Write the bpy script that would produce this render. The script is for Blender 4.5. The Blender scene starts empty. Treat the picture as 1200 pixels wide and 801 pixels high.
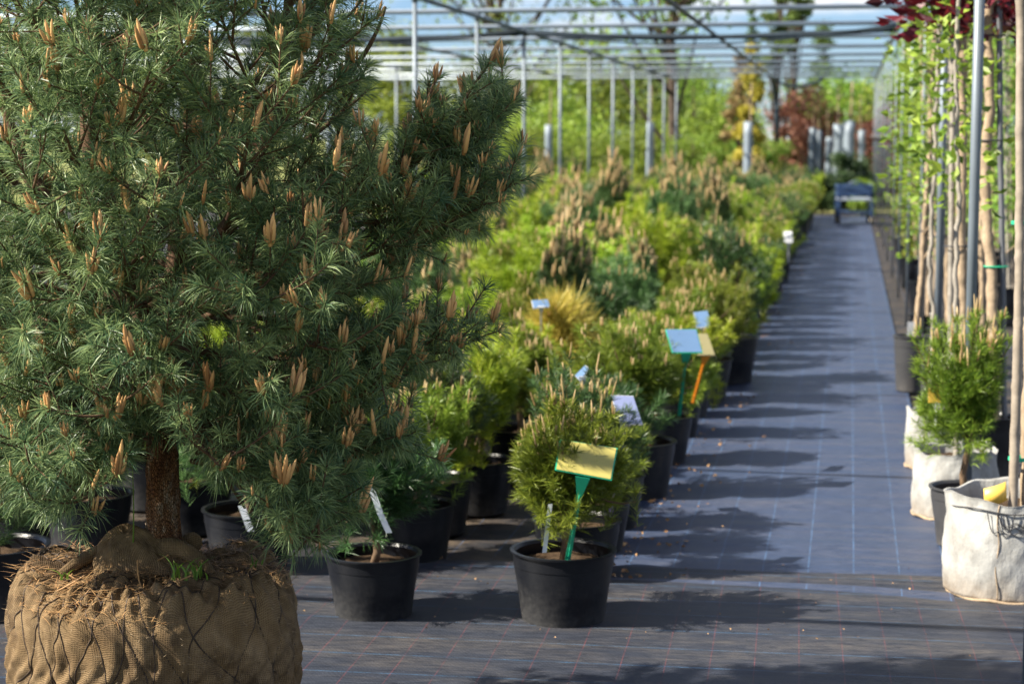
import bpy, math, random
import numpy as np
from mathutils import Vector

PI = math.pi
scene = bpy.context.scene
COL = scene.collection
R = np.random.default_rng

# ------------------------------------------------------------------ camera geometry
F, CX, CY, H = 2200.0, 600.0, 400.5, 1.5          # focal length in photo pixels, centre, eye height
PITCH = math.atan(242.5 / F)
YAW = math.atan(397 * math.cos(PITCH) / F)
FWD = np.array([-math.sin(YAW) * math.cos(PITCH), math.cos(YAW) * math.cos(PITCH), -math.sin(PITCH)])
RIGHT = np.array([math.cos(YAW), math.sin(YAW), 0.0])
UP = np.cross(RIGHT, FWD)
EYE = np.array([0.0, 0.0, H])
HFWD = np.array([-math.sin(YAW), math.cos(YAW), 0.0])   # horizontal forward


def at_d(px, py, d):
    return EYE + (FWD * F + RIGHT * (px - CX) + UP * (CY - py)) / F * d


def at_z(px, py, z=0.0):
    r = FWD * F + RIGHT * (px - CX) + UP * (CY - py)
    return EYE + r * ((z - H) / r[2])


def depth(p):
    return float(np.dot(np.asarray(p, float) - EYE, FWD))


def pix(p):
    q = np.asarray(p, float) - EYE
    d = np.dot(q, FWD)
    return CX + F * np.dot(q, RIGHT) / d, CY - F * np.dot(q, UP) / d


# sun: low from the left, square to the path
SUN_A, SUN_E = math.radians(12), math.radians(43)
SUNH = -(RIGHT * math.cos(SUN_A) + HFWD * math.sin(SUN_A))
SUN = SUNH * math.cos(SUN_E) + np.array([0, 0, math.sin(SUN_E)])

# ------------------------------------------------------------------ materials


class NT:
    def __init__(self, name):
        self.m = bpy.data.materials.new(name)
        self.m.use_nodes = True
        self.t = self.m.node_tree
        self.t.nodes.clear()
        self.out = self.n('ShaderNodeOutputMaterial')

    def n(self, kind, **kw):
        nd = self.t.nodes.new(kind)
        for k, v in kw.items():
            setattr(nd, k, v)
        return nd

    def l(self, a, b):
        self.t.links.new(a, b)

    def math(self, op, a, b=None):
        nd = self.n('ShaderNodeMath', operation=op)
        for i, v in enumerate((a, b)):
            if v is None:
                continue
            if isinstance(v, (int, float)):
                nd.inputs[i].default_value = v
            else:
                self.l(v, nd.inputs[i])
        return nd.outputs[0]

    def noise(self, scale, detail=4, rough=0.6, vec=None, stretch=None):
        nd = self.n('ShaderNodeTexNoise')
        nd.inputs['Scale'].default_value = scale
        nd.inputs['Detail'].default_value = detail
        nd.inputs['Roughness'].default_value = rough
        if vec is not None:
            if stretch is not None:
                mp = self.n('ShaderNodeMapping')
                mp.inputs['Scale'].default_value = stretch
                self.l(vec, mp.inputs['Vector'])
                vec = mp.outputs[0]
            self.l(vec, nd.inputs['Vector'])
        return nd.outputs['Fac']

    def ramp(self, fac, stops):
        nd = self.n('ShaderNodeValToRGB')
        e = nd.color_ramp.elements
        while len(e) < len(stops):
            e.new(0.5)
        for el, (p, c) in zip(e, stops):
            el.position = p
            el.color = (*c, 1) if len(c) == 3 else c
        self.l(fac, nd.inputs[0])
        return nd.outputs[0]

    def mix(self, fac, a, b, mode='MIX'):
        nd = self.n('ShaderNodeMix', data_type='RGBA', blend_type=mode)
        for i, v in ((0, fac), (6, a), (7, b)):
            if isinstance(v, (int, float)):
                nd.inputs[i].default_value = v
            elif isinstance(v, tuple):
                nd.inputs[i].default_value = (*v, 1)
            else:
                self.l(v, nd.inputs[i])
        return nd.outputs[2]

    def bump(self, h, strength=0.3, dist=0.01):
        nd = self.n('ShaderNodeBump')
        nd.inputs['Strength'].default_value = strength
        nd.inputs['Distance'].default_value = dist
        self.l(h, nd.inputs['Height'])
        return nd.outputs[0]

    def bsdf(self, color, rough=0.6, spec=0.5, metal=0.0, normal=None):
        b = self.n('ShaderNodeBsdfPrincipled')
        for k, v in (('Base Color', color), ('Roughness', rough), ('Specular IOR Level', spec), ('Metallic', metal)):
            if isinstance(v, (int, float)):
                b.inputs[k].default_value = v
            elif isinstance(v, tuple):
                b.inputs[k].default_value = (*v, 1)
            else:
                self.l(v, b.inputs[k])
        if normal is not None:
            self.l(normal, b.inputs['Normal'])
        return b

    def done(self, shader):
        self.l(shader.outputs[0], self.out.inputs[0])
        return self.m


def coords(t, which='Object'):
    return t.n('ShaderNodeTexCoord').outputs[which]


def geo_pos(t):
    return t.n('ShaderNodeNewGeometry').outputs['Position']


def mat_plain(name, color, rough=0.5, spec=0.5, metal=0.0, var=0.25, scale=8.0, bump=0.0):
    t = NT(name)
    v = coords(t)
    n = t.noise(scale, 5, 0.65, v)
    c = t.ramp(n, [(0.25, tuple(x * (1 - var) for x in color)), (0.75, tuple(min(1, x * (1 + var)) for x in color))])
    nm = t.bump(t.noise(scale * 6, 3, 0.6, v), bump, 0.004) if bump else None
    return t.done(t.bsdf(c, rough, spec, metal, nm))


def mat_leaf(name, c0, c1, rough=0.45, trans=0.25, tcol=None, objvar=0.0, spec=0.4):
    """leaf or needle: per leaf tint attribute, some light passes through"""
    t = NT(name)
    a = t.n('ShaderNodeAttribute', attribute_name='tint').outputs['Fac']
    c = t.ramp(a, [(0.0, c0), (1.0, c1)])
    if objvar:
        r = t.n('ShaderNodeObjectInfo').outputs['Random']
        hs = t.n('ShaderNodeHueSaturation')
        t.l(t.math('ADD', t.math('MULTIPLY', r, 0.05 * objvar), 0.5 - 0.025 * objvar), hs.inputs['Hue'])
        t.l(t.math('ADD', t.math('MULTIPLY', r, 0.5 * objvar), 1 - 0.25 * objvar), hs.inputs['Value'])
        t.l(c, hs.inputs['Color'])
        c = hs.outputs[0]
    b = t.bsdf(c, rough, spec)
    tr = t.n('ShaderNodeBsdfTranslucent')
    if tcol is None:
        t.l(c, tr.inputs[0])
    else:
        t.l(t.mix(1.0, c, tcol, 'MULTIPLY'), tr.inputs[0])
    mx = t.n('ShaderNodeMixShader')
    mx.inputs[0].default_value = trans
    t.l(b.outputs[0], mx.inputs[1])
    t.l(tr.outputs[0], mx.inputs[2])
    return t.done(mx)


M = {}


def make_materials():
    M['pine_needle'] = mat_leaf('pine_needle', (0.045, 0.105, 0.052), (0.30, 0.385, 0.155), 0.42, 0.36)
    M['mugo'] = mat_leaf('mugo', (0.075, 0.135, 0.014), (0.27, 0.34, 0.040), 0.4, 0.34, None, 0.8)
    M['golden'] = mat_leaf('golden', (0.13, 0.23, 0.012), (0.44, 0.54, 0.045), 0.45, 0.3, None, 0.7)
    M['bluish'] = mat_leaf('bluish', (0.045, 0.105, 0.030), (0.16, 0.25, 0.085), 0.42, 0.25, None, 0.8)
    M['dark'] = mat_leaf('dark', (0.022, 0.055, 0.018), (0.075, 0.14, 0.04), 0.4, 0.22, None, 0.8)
    M['straw'] = mat_leaf('straw', (0.30, 0.28, 0.03), (0.68, 0.52, 0.12), 0.5, 0.3)
    M['candle'] = mat_leaf('candle', (0.26, 0.12, 0.045), (0.68, 0.40, 0.17), 0.55, 0.08)
    M['candle_pale'] = mat_leaf('candle_pale', (0.25, 0.16, 0.06), (0.55, 0.40, 0.20), 0.55, 0.08)
    M['leaf_lime'] = mat_leaf('leaf_lime', (0.10, 0.20, 0.02), (0.30, 0.42, 0.05), 0.45, 0.4, None, 0.4)
    M['leaf_green'] = mat_leaf('leaf_green', (0.10, 0.17, 0.018), (0.32, 0.42, 0.055), 0.5, 0.38, None, 1.3)
    M['leaf_deep'] = mat_leaf('leaf_deep', (0.05, 0.10, 0.016), (0.16, 0.24, 0.045), 0.5, 0.3, None, 0.7)
    M['leaf_bush'] = mat_leaf('leaf_bush', (0.018, 0.045, 0.012), (0.060, 0.11, 0.03), 0.5, 0.2)
    M['leaf_yellow'] = mat_leaf('leaf_yellow', (0.34, 0.30, 0.03), (0.60, 0.52, 0.09), 0.5, 0.35)
    M['leaf_tan'] = mat_leaf('leaf_tan', (0.24, 0.17, 0.07), (0.42, 0.31, 0.14), 0.6, 0.25)
    M['leaf_red'] = mat_leaf('leaf_red', (0.22, 0.085, 0.06), (0.40, 0.19, 0.12), 0.5, 0.3)
    M['leaf_maroon'] = mat_leaf('leaf_maroon', (0.030, 0.005, 0.010), (0.13, 0.014, 0.024), 0.35, 0.3, (1.4, 0.6, 0.6))
    M['grass'] = mat_leaf('grass', (0.07, 0.16, 0.02), (0.22, 0.36, 0.04), 0.45, 0.35)
    M['fibre'] = mat_leaf('fibre', (0.20, 0.14, 0.08), (0.42, 0.32, 0.20), 0.8, 0.1)
    M['litter'] = mat_leaf('litter', (0.20, 0.10, 0.04), (0.50, 0.30, 0.13), 0.6, 0.05)

    t = NT('pine_bark')
    v = coords(t)
    n1 = t.noise(16, 6, 0.7, v, (1.6, 1.6, 0.55))
    vo = t.n('ShaderNodeTexVoronoi', feature='DISTANCE_TO_EDGE')
    mp = t.n('ShaderNodeMapping'); mp.inputs['Scale'].default_value = (55, 55, 22)
    t.l(v, mp.inputs[0]); t.l(mp.outputs[0], vo.inputs['Vector'])
    c = t.ramp(n1, [(0.30, (0.05, 0.025, 0.014)), (0.45, (0.20, 0.085, 0.040)), (0.55, (0.32, 0.17, 0.09)), (0.66, (0.50, 0.41, 0.32))])
    c = t.mix(t.ramp(vo.outputs['Distance'], [(0.0, (1, 1, 1)), (0.12, (0, 0, 0))]), c, (0.02, 0.01, 0.006))
    h = t.math('ADD', t.math('MULTIPLY', n1, 0.8), t.math('MINIMUM', t.math('MULTIPLY', vo.outputs['Distance'], 2.0), 0.5))
    M['pine_bark'] = t.done(t.bsdf(c, 0.85, 0.2, 0, t.bump(h, 0.9, 0.02)))

    M['branch'] = mat_plain('branch', (0.10, 0.058, 0.035), 0.85, 0.2, 0, 0.5, 40, 0.5)
    M['twig'] = mat_plain('twig', (0.16, 0.105, 0.065), 0.85, 0.2, 0, 0.4, 30, 0.4)
    M['far_bark'] = mat_plain('far_bark', (0.075, 0.055, 0.042), 0.9, 0.2, 0, 0.4, 6, 0.3)
    M['soil'] = mat_plain('soil', (0.055, 0.036, 0.022), 0.95, 0.1, 0, 0.6, 60, 0.8)
    M['wire'] = mat_plain('wire', (0.045, 0.030, 0.020), 0.6, 0.4, 0.3, 0.5, 60)
    M['cane'] = mat_plain('cane', (0.25, 0.21, 0.165), 0.6, 0.35, 0, 0.35, 14, 0.2)
    M['trunk_tan'] = mat_plain('trunk_tan', (0.30, 0.225, 0.15), 0.8, 0.25, 0, 0.45, 22, 0.5)
    M['trunk_grey'] = mat_plain('trunk_grey', (0.25, 0.225, 0.19), 0.8, 0.25, 0, 0.4, 22, 0.4)
    M['galv'] = mat_plain('galv', (0.15, 0.18, 0.21), 0.5, 0.4, 0.25, 0.18, 3)
    M['galv_beam'] = mat_plain('galv_beam', (0.36, 0.41, 0.46), 0.45, 0.5, 0.2, 0.18, 3)  # paler than the post metal, making up for shade under the beams
    M['galv_dark'] = mat_plain('galv_dark', (0.11, 0.115, 0.125), 0.5, 0.5, 0.3, 0.3, 3)
    M['net'] = mat_plain('net', (0.018, 0.030, 0.042), 0.7, 0.3, 0, 0.4, 12, 0.6)
    M['tie_green'] = mat_plain('tie_green', (0.02, 0.38, 0.20), 0.4, 0.5)
    M['tie_dark'] = mat_plain('tie_dark', (0.03, 0.03, 0.035), 0.5, 0.5)
    M['sign_green'] = mat_plain('sign_green', (0.015, 0.34, 0.19), 0.35, 0.5, 0, 0.08)
    M['sign_yellow'] = mat_plain('sign_yellow', (0.40, 0.35, 0.10), 0.35, 0.5, 0, 0.08)
    M['sign_sky_tint'] = mat_plain('sign_sky_tint', (0.085, 0.15, 0.26), 0.3, 0.5, 0, 0.06)  # blue in the base stands in for sky reflected by the glossy plastic
    M['sign_lilac'] = mat_plain('sign_lilac', (0.17, 0.20, 0.34), 0.3, 0.5, 0, 0.06)
    M['sign_white'] = mat_plain('sign_white', (0.52, 0.53, 0.54), 0.4, 0.5, 0, 0.05)
    M['sign_olive'] = mat_plain('sign_olive', (0.20, 0.18, 0.09), 0.4, 0.5, 0, 0.08)
    M['stem_purple'] = mat_plain('stem_purple', (0.42, 0.32, 0.58), 0.4, 0.5, 0, 0.08)
    M['stem_orange'] = mat_plain('stem_orange', (0.75, 0.28, 0.02), 0.4, 0.5, 0, 0.08)
    M['label_yellow'] = mat_plain('label_yellow', (0.75, 0.48, 0.08), 0.4, 0.5, 0, 0.08)
    M['cart_blue'] = mat_plain('cart_blue', (0.030, 0.060, 0.14), 0.4, 0.5, 0.1, 0.2)
    M['cart_bright'] = mat_plain('cart_bright', (0.30, 0.34, 0.40), 0.4, 0.5, 0.2, 0.15)
    M['rubber'] = mat_plain('rubber', (0.02, 0.02, 0.02), 0.8, 0.3)
    M['hub'] = mat_plain('hub', (0.50, 0.42, 0.28), 0.6, 0.3)
    M['sleeve'] = mat_plain('sleeve', (0.19, 0.23, 0.27), 0.5, 0.4, 0, 0.15, 5)
    t = NT('clear_plastic')
    b = t.bsdf((0.75, 0.80, 0.85), 0.25, 0.5)
    tp = t.n('ShaderNodeBsdfTransparent')
    mx = t.n('ShaderNodeMixShader'); mx.inputs[0].default_value = 0.55
    t.l(tp.outputs[0], mx.inputs[1]); t.l(b.outputs[0], mx.inputs[2])
    M['clear_plastic'] = t.done(mx)

    def pot_mat(name, base, dust, rough):
        t = NT(name)
        v = coords(t)
        n = t.noise(5, 6, 0.7, v)
        n2 = t.noise(60, 4, 0.7, v)
        sep = t.n('ShaderNodeSeparateXYZ'); t.l(v, sep.inputs[0])
        low = t.ramp(sep.outputs['Z'], [(0.0, (1, 1, 1)), (0.16, (0.15, 0.15, 0.15))])
        f = t.math('MULTIPLY', t.math('MULTIPLY', t.ramp(n, [(0.35, (0, 0, 0)), (0.7, (1, 1, 1))]), low),
                   t.ramp(n2, [(0.3, (0.3, 0.3, 0.3)), (0.7, (1, 1, 1))]))
        c = t.mix(f, base, dust)
        r = t.math('ADD', t.math('MULTIPLY', f, 0.3), rough)
        return t.done(t.bsdf(c, r, 0.28, 0, t.bump(n2, 0.08, 0.003)))
    M['pot'] = pot_mat('pot', (0.004, 0.005, 0.008), (0.080, 0.078, 0.076), 0.36)
    M['pot_grey'] = pot_mat('pot_grey', (0.040, 0.041, 0.045), (0.12, 0.11, 0.10), 0.45)

    # burlap: woven threads from the UV map, brown stains
    t = NT('burlap')
    uv = t.n('ShaderNodeUVMap', uv_map='UVMap').outputs[0]
    s = t.n('ShaderNodeSeparateXYZ'); t.l(uv, s.inputs[0])
    wob = t.noise(9, 3, 0.5, uv)
    k = 2 * PI / 0.0042
    a = t.math('SINE', t.math('ADD', t.math('MULTIPLY', s.outputs[0], k), t.math('MULTIPLY', wob, 5.0)))
    b = t.math('SINE', t.math('ADD', t.math('MULTIPLY', s.outputs[1], k), t.math('MULTIPLY', wob, 4.0)))
    weave = t.math('MAXIMUM', a, b)
    fib = t.noise(160, 3, 0.7, uv, (1.0, 3.0, 1.0))
    big = t.noise(6, 5, 0.65, coords(t))
    c = t.ramp(big, [(0.28, (0.13, 0.082, 0.038)), (0.5, (0.27, 0.185, 0.098)), (0.75, (0.40, 0.29, 0.165))])
    st_ = t.ramp(t.noise(3.2, 6, 0.7, coords(t)), [(0.47, (0, 0, 0)), (0.60, (0.85, 0.85, 0.85))])
    c = t.mix(st_, c, (0.060, 0.038, 0.022))
    c = t.mix(t.ramp(weave, [(-0.0, (1, 1, 1)), (0.75, (0, 0, 0))]), c, t.mix(1.0, c, (0.55, 0.53, 0.50), 'MULTIPLY'))
    c = t.mix(t.math('MULTIPLY', fib, 0.5), c, t.mix(1.0, c, (0.55, 0.52, 0.5), 'MULTIPLY'))
    hgt = t.math('ADD', t.math('MULTIPLY', weave, 0.5), fib)
    M['burlap'] = t.done(t.bsdf(c, 0.9, 0.15, 0, t.bump(hgt, 0.6, 0.004)))

    # white woven polypropylene bag
    t = NT('bag')
    v = coords(t)
    sep = t.n('ShaderNodeSeparateXYZ'); t.l(v, sep.inputs[0])
    n = t.noise(7, 6, 0.7, v)
    c = t.ramp(n, [(0.3, (0.20, 0.19, 0.175)), (0.55, (0.36, 0.36, 0.345)), (0.8, (0.44, 0.44, 0.425))])
    dirt = t.math('MULTIPLY', t.ramp(sep.outputs['Z'], [(0.0, (1, 1, 1)), (0.10, (0, 0, 0))]), t.noise(20, 4, 0.7, v))
    c = t.mix(dirt, c, (0.23, 0.15, 0.08))
    cr = t.noise(9, 7, 0.62, v, (1.6, 1.6, 0.8))
    M['bag'] = t.done(t.bsdf(c, 0.55, 0.35, 0, t.bump(t.math('ADD', cr, t.math('MULTIPLY', t.noise(400, 2, 0.5, v), 0.06)), 0.5, 0.02)))

    # woven ground fabric; lines given as (axis, spacing, width, colour)
    def fabric(name, cA, cB, dusty, lines, stretch, rough=0.5, spec=0.5, dust_c=(0.20, 0.165, 0.12), rot=0.0):
        t = NT(name)
        v = geo_pos(t)
        mp = t.n('ShaderNodeMapping'); mp.inputs['Rotation'].default_value = (0, 0, rot)
        t.l(v, mp.inputs[0]); v = mp.outputs[0]
        n = t.noise(2.2, 6, 0.7, v, stretch)
        n2 = t.noise(26, 5, 0.75, v, stretch)
        n3 = t.noise(190, 2, 0.6, v)
        c = t.ramp(n2, [(0.3, cA), (0.72, cB)])
        f = t.math('MULTIPLY', t.ramp(n, [(0.44, (0, 0, 0)), (0.66, (1, 1, 1))]), t.ramp(n2, [(0.34, (0, 0, 0)), (0.68, (1, 1, 1))]))
        c = t.mix(t.math('MULTIPLY', f, dusty), c, dust_c)
        sw = t.n('ShaderNodeSeparateXYZ'); t.l(v, sw.inputs[0])
        wv = t.math('MULTIPLY', t.math('SINE', t.math('MULTIPLY', sw.outputs[0], 2 * PI / 0.014)), t.math('SINE', t.math('MULTIPLY', sw.outputs[1], 2 * PI / 0.022)))
        wv = t.math('MULTIPLY', t.math('ADD', wv, 1.0), 0.5)
        c = t.mix(t.math('MULTIPLY', wv, 0.55), c, t.mix(1.0, c, (0.45, 0.45, 0.48), 'MULTIPLY'))
        c = t.mix(t.math('MULTIPLY', n3, 0.7), c, t.mix(1.0, c, (0.25, 0.25, 0.28), 'MULTIPLY'))
        s = t.n('ShaderNodeSeparateXYZ'); t.l(v, s.inputs[0])
        for ax, sp, w, colr, st in lines:
            fr = t.math('FRACT', t.math('ADD', t.math('DIVIDE', s.outputs[ax], sp), 100.25))
            mk = t.math('LESS_THAN', t.math('ABSOLUTE', t.math('SUBTRACT', fr, 0.5)), w / sp / 2)
            dash = t.ramp(t.noise(14, 4, 0.7, v), [(0.36, (0.15, 0.15, 0.15)), (0.62, (1, 1, 1))])
            c = t.mix(t.math('MULTIPLY', t.math('MULTIPLY', mk, dash), st), c, colr)
        # ribs of the weave, running across
        rib = t.math('SINE', t.math('MULTIPLY', s.outputs[1], 2 * PI / 0.011))
        hgt = t.math('ADD', t.math('MULTIPLY', rib, 0.12), t.math('ADD', n3, t.math('MULTIPLY', n2, 1.6)))
        r = t.math('ADD', t.math('MULTIPLY', n2, 0.25), rough - 0.1)
        return t.done(t.bsdf(c, r, spec, 0, t.bump(hgt, 0.35, 0.004)))
    M['fabric_front'] = fabric('fabric_front', (0.014, 0.018, 0.029), (0.058, 0.066, 0.088), 0.6,
                               [(1, 0.19, 0.004, (0.06, 0.19, 0.36), 0.48), (0, 0.125, 0.0024, (0.26, 0.05, 0.05), 0.34)], (0.55, 3.2, 1), 0.52,
                               0.28, (0.20, 0.165, 0.12), math.radians(-1.6))
    M['fabric_path'] = fabric('fabric_path', (0.018, 0.031, 0.068), (0.068, 0.102, 0.190), 0.35,  # sky sheen and bluish shade are put into this base blue
                              [(0, 0.155, 0.004, (0.09, 0.19, 0.36), 0.5)], (0.5, 4.5, 1), 0.45, 0.42, (0.27, 0.22, 0.17))
    M['fabric_bed'] = fabric('fabric_bed', (0.014, 0.015, 0.020), (0.048, 0.047, 0.050), 0.95,
                             [(0, 0.16, 0.004, (0.06, 0.14, 0.30), 0.4)], (1.0, 2.2, 1), 0.55, 0.25, (0.25, 0.18, 0.11))
    t = NT('ground')
    v = geo_pos(t)
    n = t.noise(0.25, 6, 0.7, v)
    n2 = t.noise(5, 5, 0.7, v)
    c = t.mix(t.ramp(n2, [(0.3, (0, 0, 0)), (0.7, (1, 1, 1))]), t.ramp(n, [(0.35, (0.07, 0.12, 0.025)), (0.65, (0.20, 0.17, 0.08))]),
              t.ramp(n, [(0.35, (0.13, 0.19, 0.04)), (0.65, (0.28, 0.25, 0.11))]))
    M['ground'] = t.done(t.bsdf(c, 0.95, 0.1, 0, t.bump(n2, 0.6, 0.05)))


make_materials()

# ------------------------------------------------------------------ mesh building


class MB:
    """collects vertices and faces (numpy) and links them as ONE mesh object"""

    def __init__(self):
        self.v, self.f, self.tint, self.nv = [], {3: [], 4: []}, [], 0
        self.ng = []

    def add(self, verts, quads=None, tris=None, tint=0.5):
        verts = np.asarray(verts, np.float32).reshape(-1, 3)
        if quads is not None and len(quads):
            self.f[4].append(np.asarray(quads, np.int64) + self.nv)
        if tris is not None and len(tris):
            self.f[3].append(np.asarray(tris, np.int64) + self.nv)
        t = np.full(len(verts), tint, np.float32) if np.isscalar(tint) else np.asarray(tint, np.float32)
        self.v.append(verts); self.tint.append(t); self.nv += len(verts)

    def box(self, c, s, rot=None):
        c, s = np.asarray(c, float), np.asarray(s, float) / 2
        v = np.array([[x, y, z] for x in (-1, 1) for y in (-1, 1) for z in (-1, 1)], float) * s
        if rot is not None:
            v = v @ np.asarray(rot).T
        self.add(v + c, [[0, 1, 3, 2], [4, 6, 7, 5], [0, 4, 5, 1], [2, 3, 7, 6], [0, 2, 6, 4], [1, 5, 7, 3]])

    def tube(self, pts, rad, n=8, caps=True, tint=0.5):
        pts = np.asarray(pts, float)
        m = len(pts)
        rad = np.broadcast_to(np.asarray(rad, float), (m,))
        tan = np.gradient(pts, axis=0)
        tan /= np.linalg.norm(tan, axis=1)[:, None] + 1e-12
        ref = np.array([0.0, 0, 1]) if abs(tan.mean(0)[2]) < 0.8 * np.linalg.norm(tan.mean(0)) else np.array([1.0, 0, 0])
        e1 = np.cross(tan, ref); e1 /= np.linalg.norm(e1, axis=1)[:, None] + 1e-12
        e2 = np.cross(tan, e1)
        a = np.arange(n) * 2 * PI / n
        ring = e1[:, None, :] * np.cos(a)[None, :, None] + e2[:, None, :] * np.sin(a)[None, :, None]
        v = (pts[:, None, :] + ring * rad[:, None, None]).reshape(-1, 3)
        i = np.arange(m - 1)[:, None] * n
        j = np.arange(n)[None, :]; k = (j + 1) % n
        q = np.stack([i + j, i + k, i + n + k, i + n + j], -1).reshape(-1, 4)
        if caps:
            v = np.vstack([v, pts[0], pts[-1]])
            jj = np.arange(n); kk = (jj + 1) % n
            t0 = np.stack([kk, jj, np.full(n, m * n)], -1)
            t1 = np.stack([jj + (m - 1) * n, kk + (m - 1) * n, np.full(n, m * n + 1)], -1)
            self.add(v, q, np.vstack([t0, t1]), tint)
        else:
            self.add(v, q, None, tint)

    def lathe(self, prof, n=48, c=(0, 0, 0), wob=None):
        """prof: list of (radius, z) from outside bottom to inside; r=0 closes"""
        a = np.arange(n) * 2 * PI / n
        vs = []
        for i, (r, z) in enumerate(prof):
            rr, zz = np.full(n, r), np.full(n, z)
            if wob is not None:
                rr, zz = wob(a, rr, zz, i)
            vs.append(np.stack([c[0] + rr * np.cos(a), c[1] + rr * np.sin(a), c[2] + zz], -1))
        v = np.vstack(vs)
        m = len(prof)
        i = np.arange(m - 1)[:, None] * n
        j = np.arange(n)[None, :]; k = (j + 1) % n
        self.add(v, np.stack([i + j, i + k, i + n + k, i + n + j], -1).reshape(-1, 4))

    def arrays(self):
        return np.vstack(self.v), [np.vstack(x) if x else np.zeros((0, k), int) for k, x in self.f.items()], np.concatenate(self.tint)

    def mesh(self, name, mat, smooth=False, origin=(0, 0, 0), tint=False, extra=None):
        v, (tr, qd), ti = self.arrays()
        mi = None
        if extra is not None and extra[0].v:
            v2, (tr2, qd2), ti2 = extra[0].arrays()
            mi = np.concatenate([np.zeros(len(tr)), np.ones(len(tr2)), np.zeros(len(qd)), np.ones(len(qd2))]).astype(np.int32)
            tr, qd = np.vstack([tr, tr2 + len(v)]), np.vstack([qd, qd2 + len(v)])
            v, ti = np.vstack([v, v2]), np.concatenate([ti, ti2])
        v = v - np.asarray(origin, np.float32)
        me = bpy.data.meshes.new(name)
        me.vertices.add(len(v)); me.vertices.foreach_set('co', v.astype(np.float32).ravel())
        nl = len(tr) * 3 + len(qd) * 4
        me.loops.add(nl); me.polygons.add(len(tr) + len(qd))
        me.loops.foreach_set('vertex_index', np.concatenate([tr.ravel(), qd.ravel()]).astype(np.int32))
        tot = np.concatenate([np.full(len(tr), 3), np.full(len(qd), 4)]).astype(np.int32)
        st = np.concatenate([[0], np.cumsum(tot)[:-1]]).astype(np.int32)
        me.polygons.foreach_set('loop_start', st)
        me.polygons.foreach_set('use_smooth', np.full(len(tot), smooth))
        if tint:
            at = me.attributes.new('tint', 'FLOAT', 'POINT')
            at.data.foreach_set('value', ti.astype(np.float32))
        me.update(calc_edges=True)
        me.materials.append(M[mat])
        if mi is not None:
            me.materials.append(M[extra[1]])
            me.polygons.foreach_set('material_index', mi)
        return me

    def build(self, name, mat, parent=None, smooth=False, tint=False, loc=None, extra=None):
        """vertices are given in the parent's own frame (or in world for a top-level mesh with loc as its origin)"""
        me = self.mesh(name, mat, smooth, loc if loc is not None else (0, 0, 0), tint, extra)
        return link(name, me, parent, loc)


def link(name, me, parent=None, loc=None):
    o = bpy.data.objects.new(name, me)
    COL.objects.link(o)
    if parent is not None:
        o.parent = parent
    if loc is not None:
        o.location = loc
    return o


def tag(o, label=None, cat=None, group=None, kind=None):
    for k, v in (('label', label), ('category', cat), ('group', group), ('kind', kind)):
        if v:
            o[k] = v
    return o


def thing(name, loc, label, cat, group=None, rz=0.0, sc=1.0):
    o = bpy.data.objects.new(name, None)
    COL.objects.link(o)
    o.empty_display_size = 0.1
    o.location = loc; o.rotation_euler = (0, 0, rz); o.scale = (sc, sc, sc)
    return tag(o, label, cat, group)


def copy_tree(root, loc, rz=0.0, sc=1.0, label=None, group=None, name=None):
    r = root.copy(); COL.objects.link(r)
    if name:
        r.name = name
    r.location = loc; r.rotation_euler = (0, 0, rz); r.scale = (sc, sc, sc)
    if label:
        r['label'] = label
    if group:
        r['group'] = group
    for ch in root.children:
        c = ch.copy(); COL.objects.link(c); c.parent = r
        for g in ch.children:
            d = g.copy(); COL.objects.link(d); d.parent = c
    return r


def unit(a):
    a = np.asarray(a, float)
    return a / (np.linalg.norm(a, axis=-1, keepdims=True) + 1e-12)


def frame_of(d):
    d = unit(d)
    ref = np.where(np.abs(d[..., 2:3]) < 0.9, np.array([0, 0, 1.0]), np.array([1.0, 0, 0]))
    e1 = unit(np.cross(d, ref))
    return e1, np.cross(d, e1)


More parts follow.
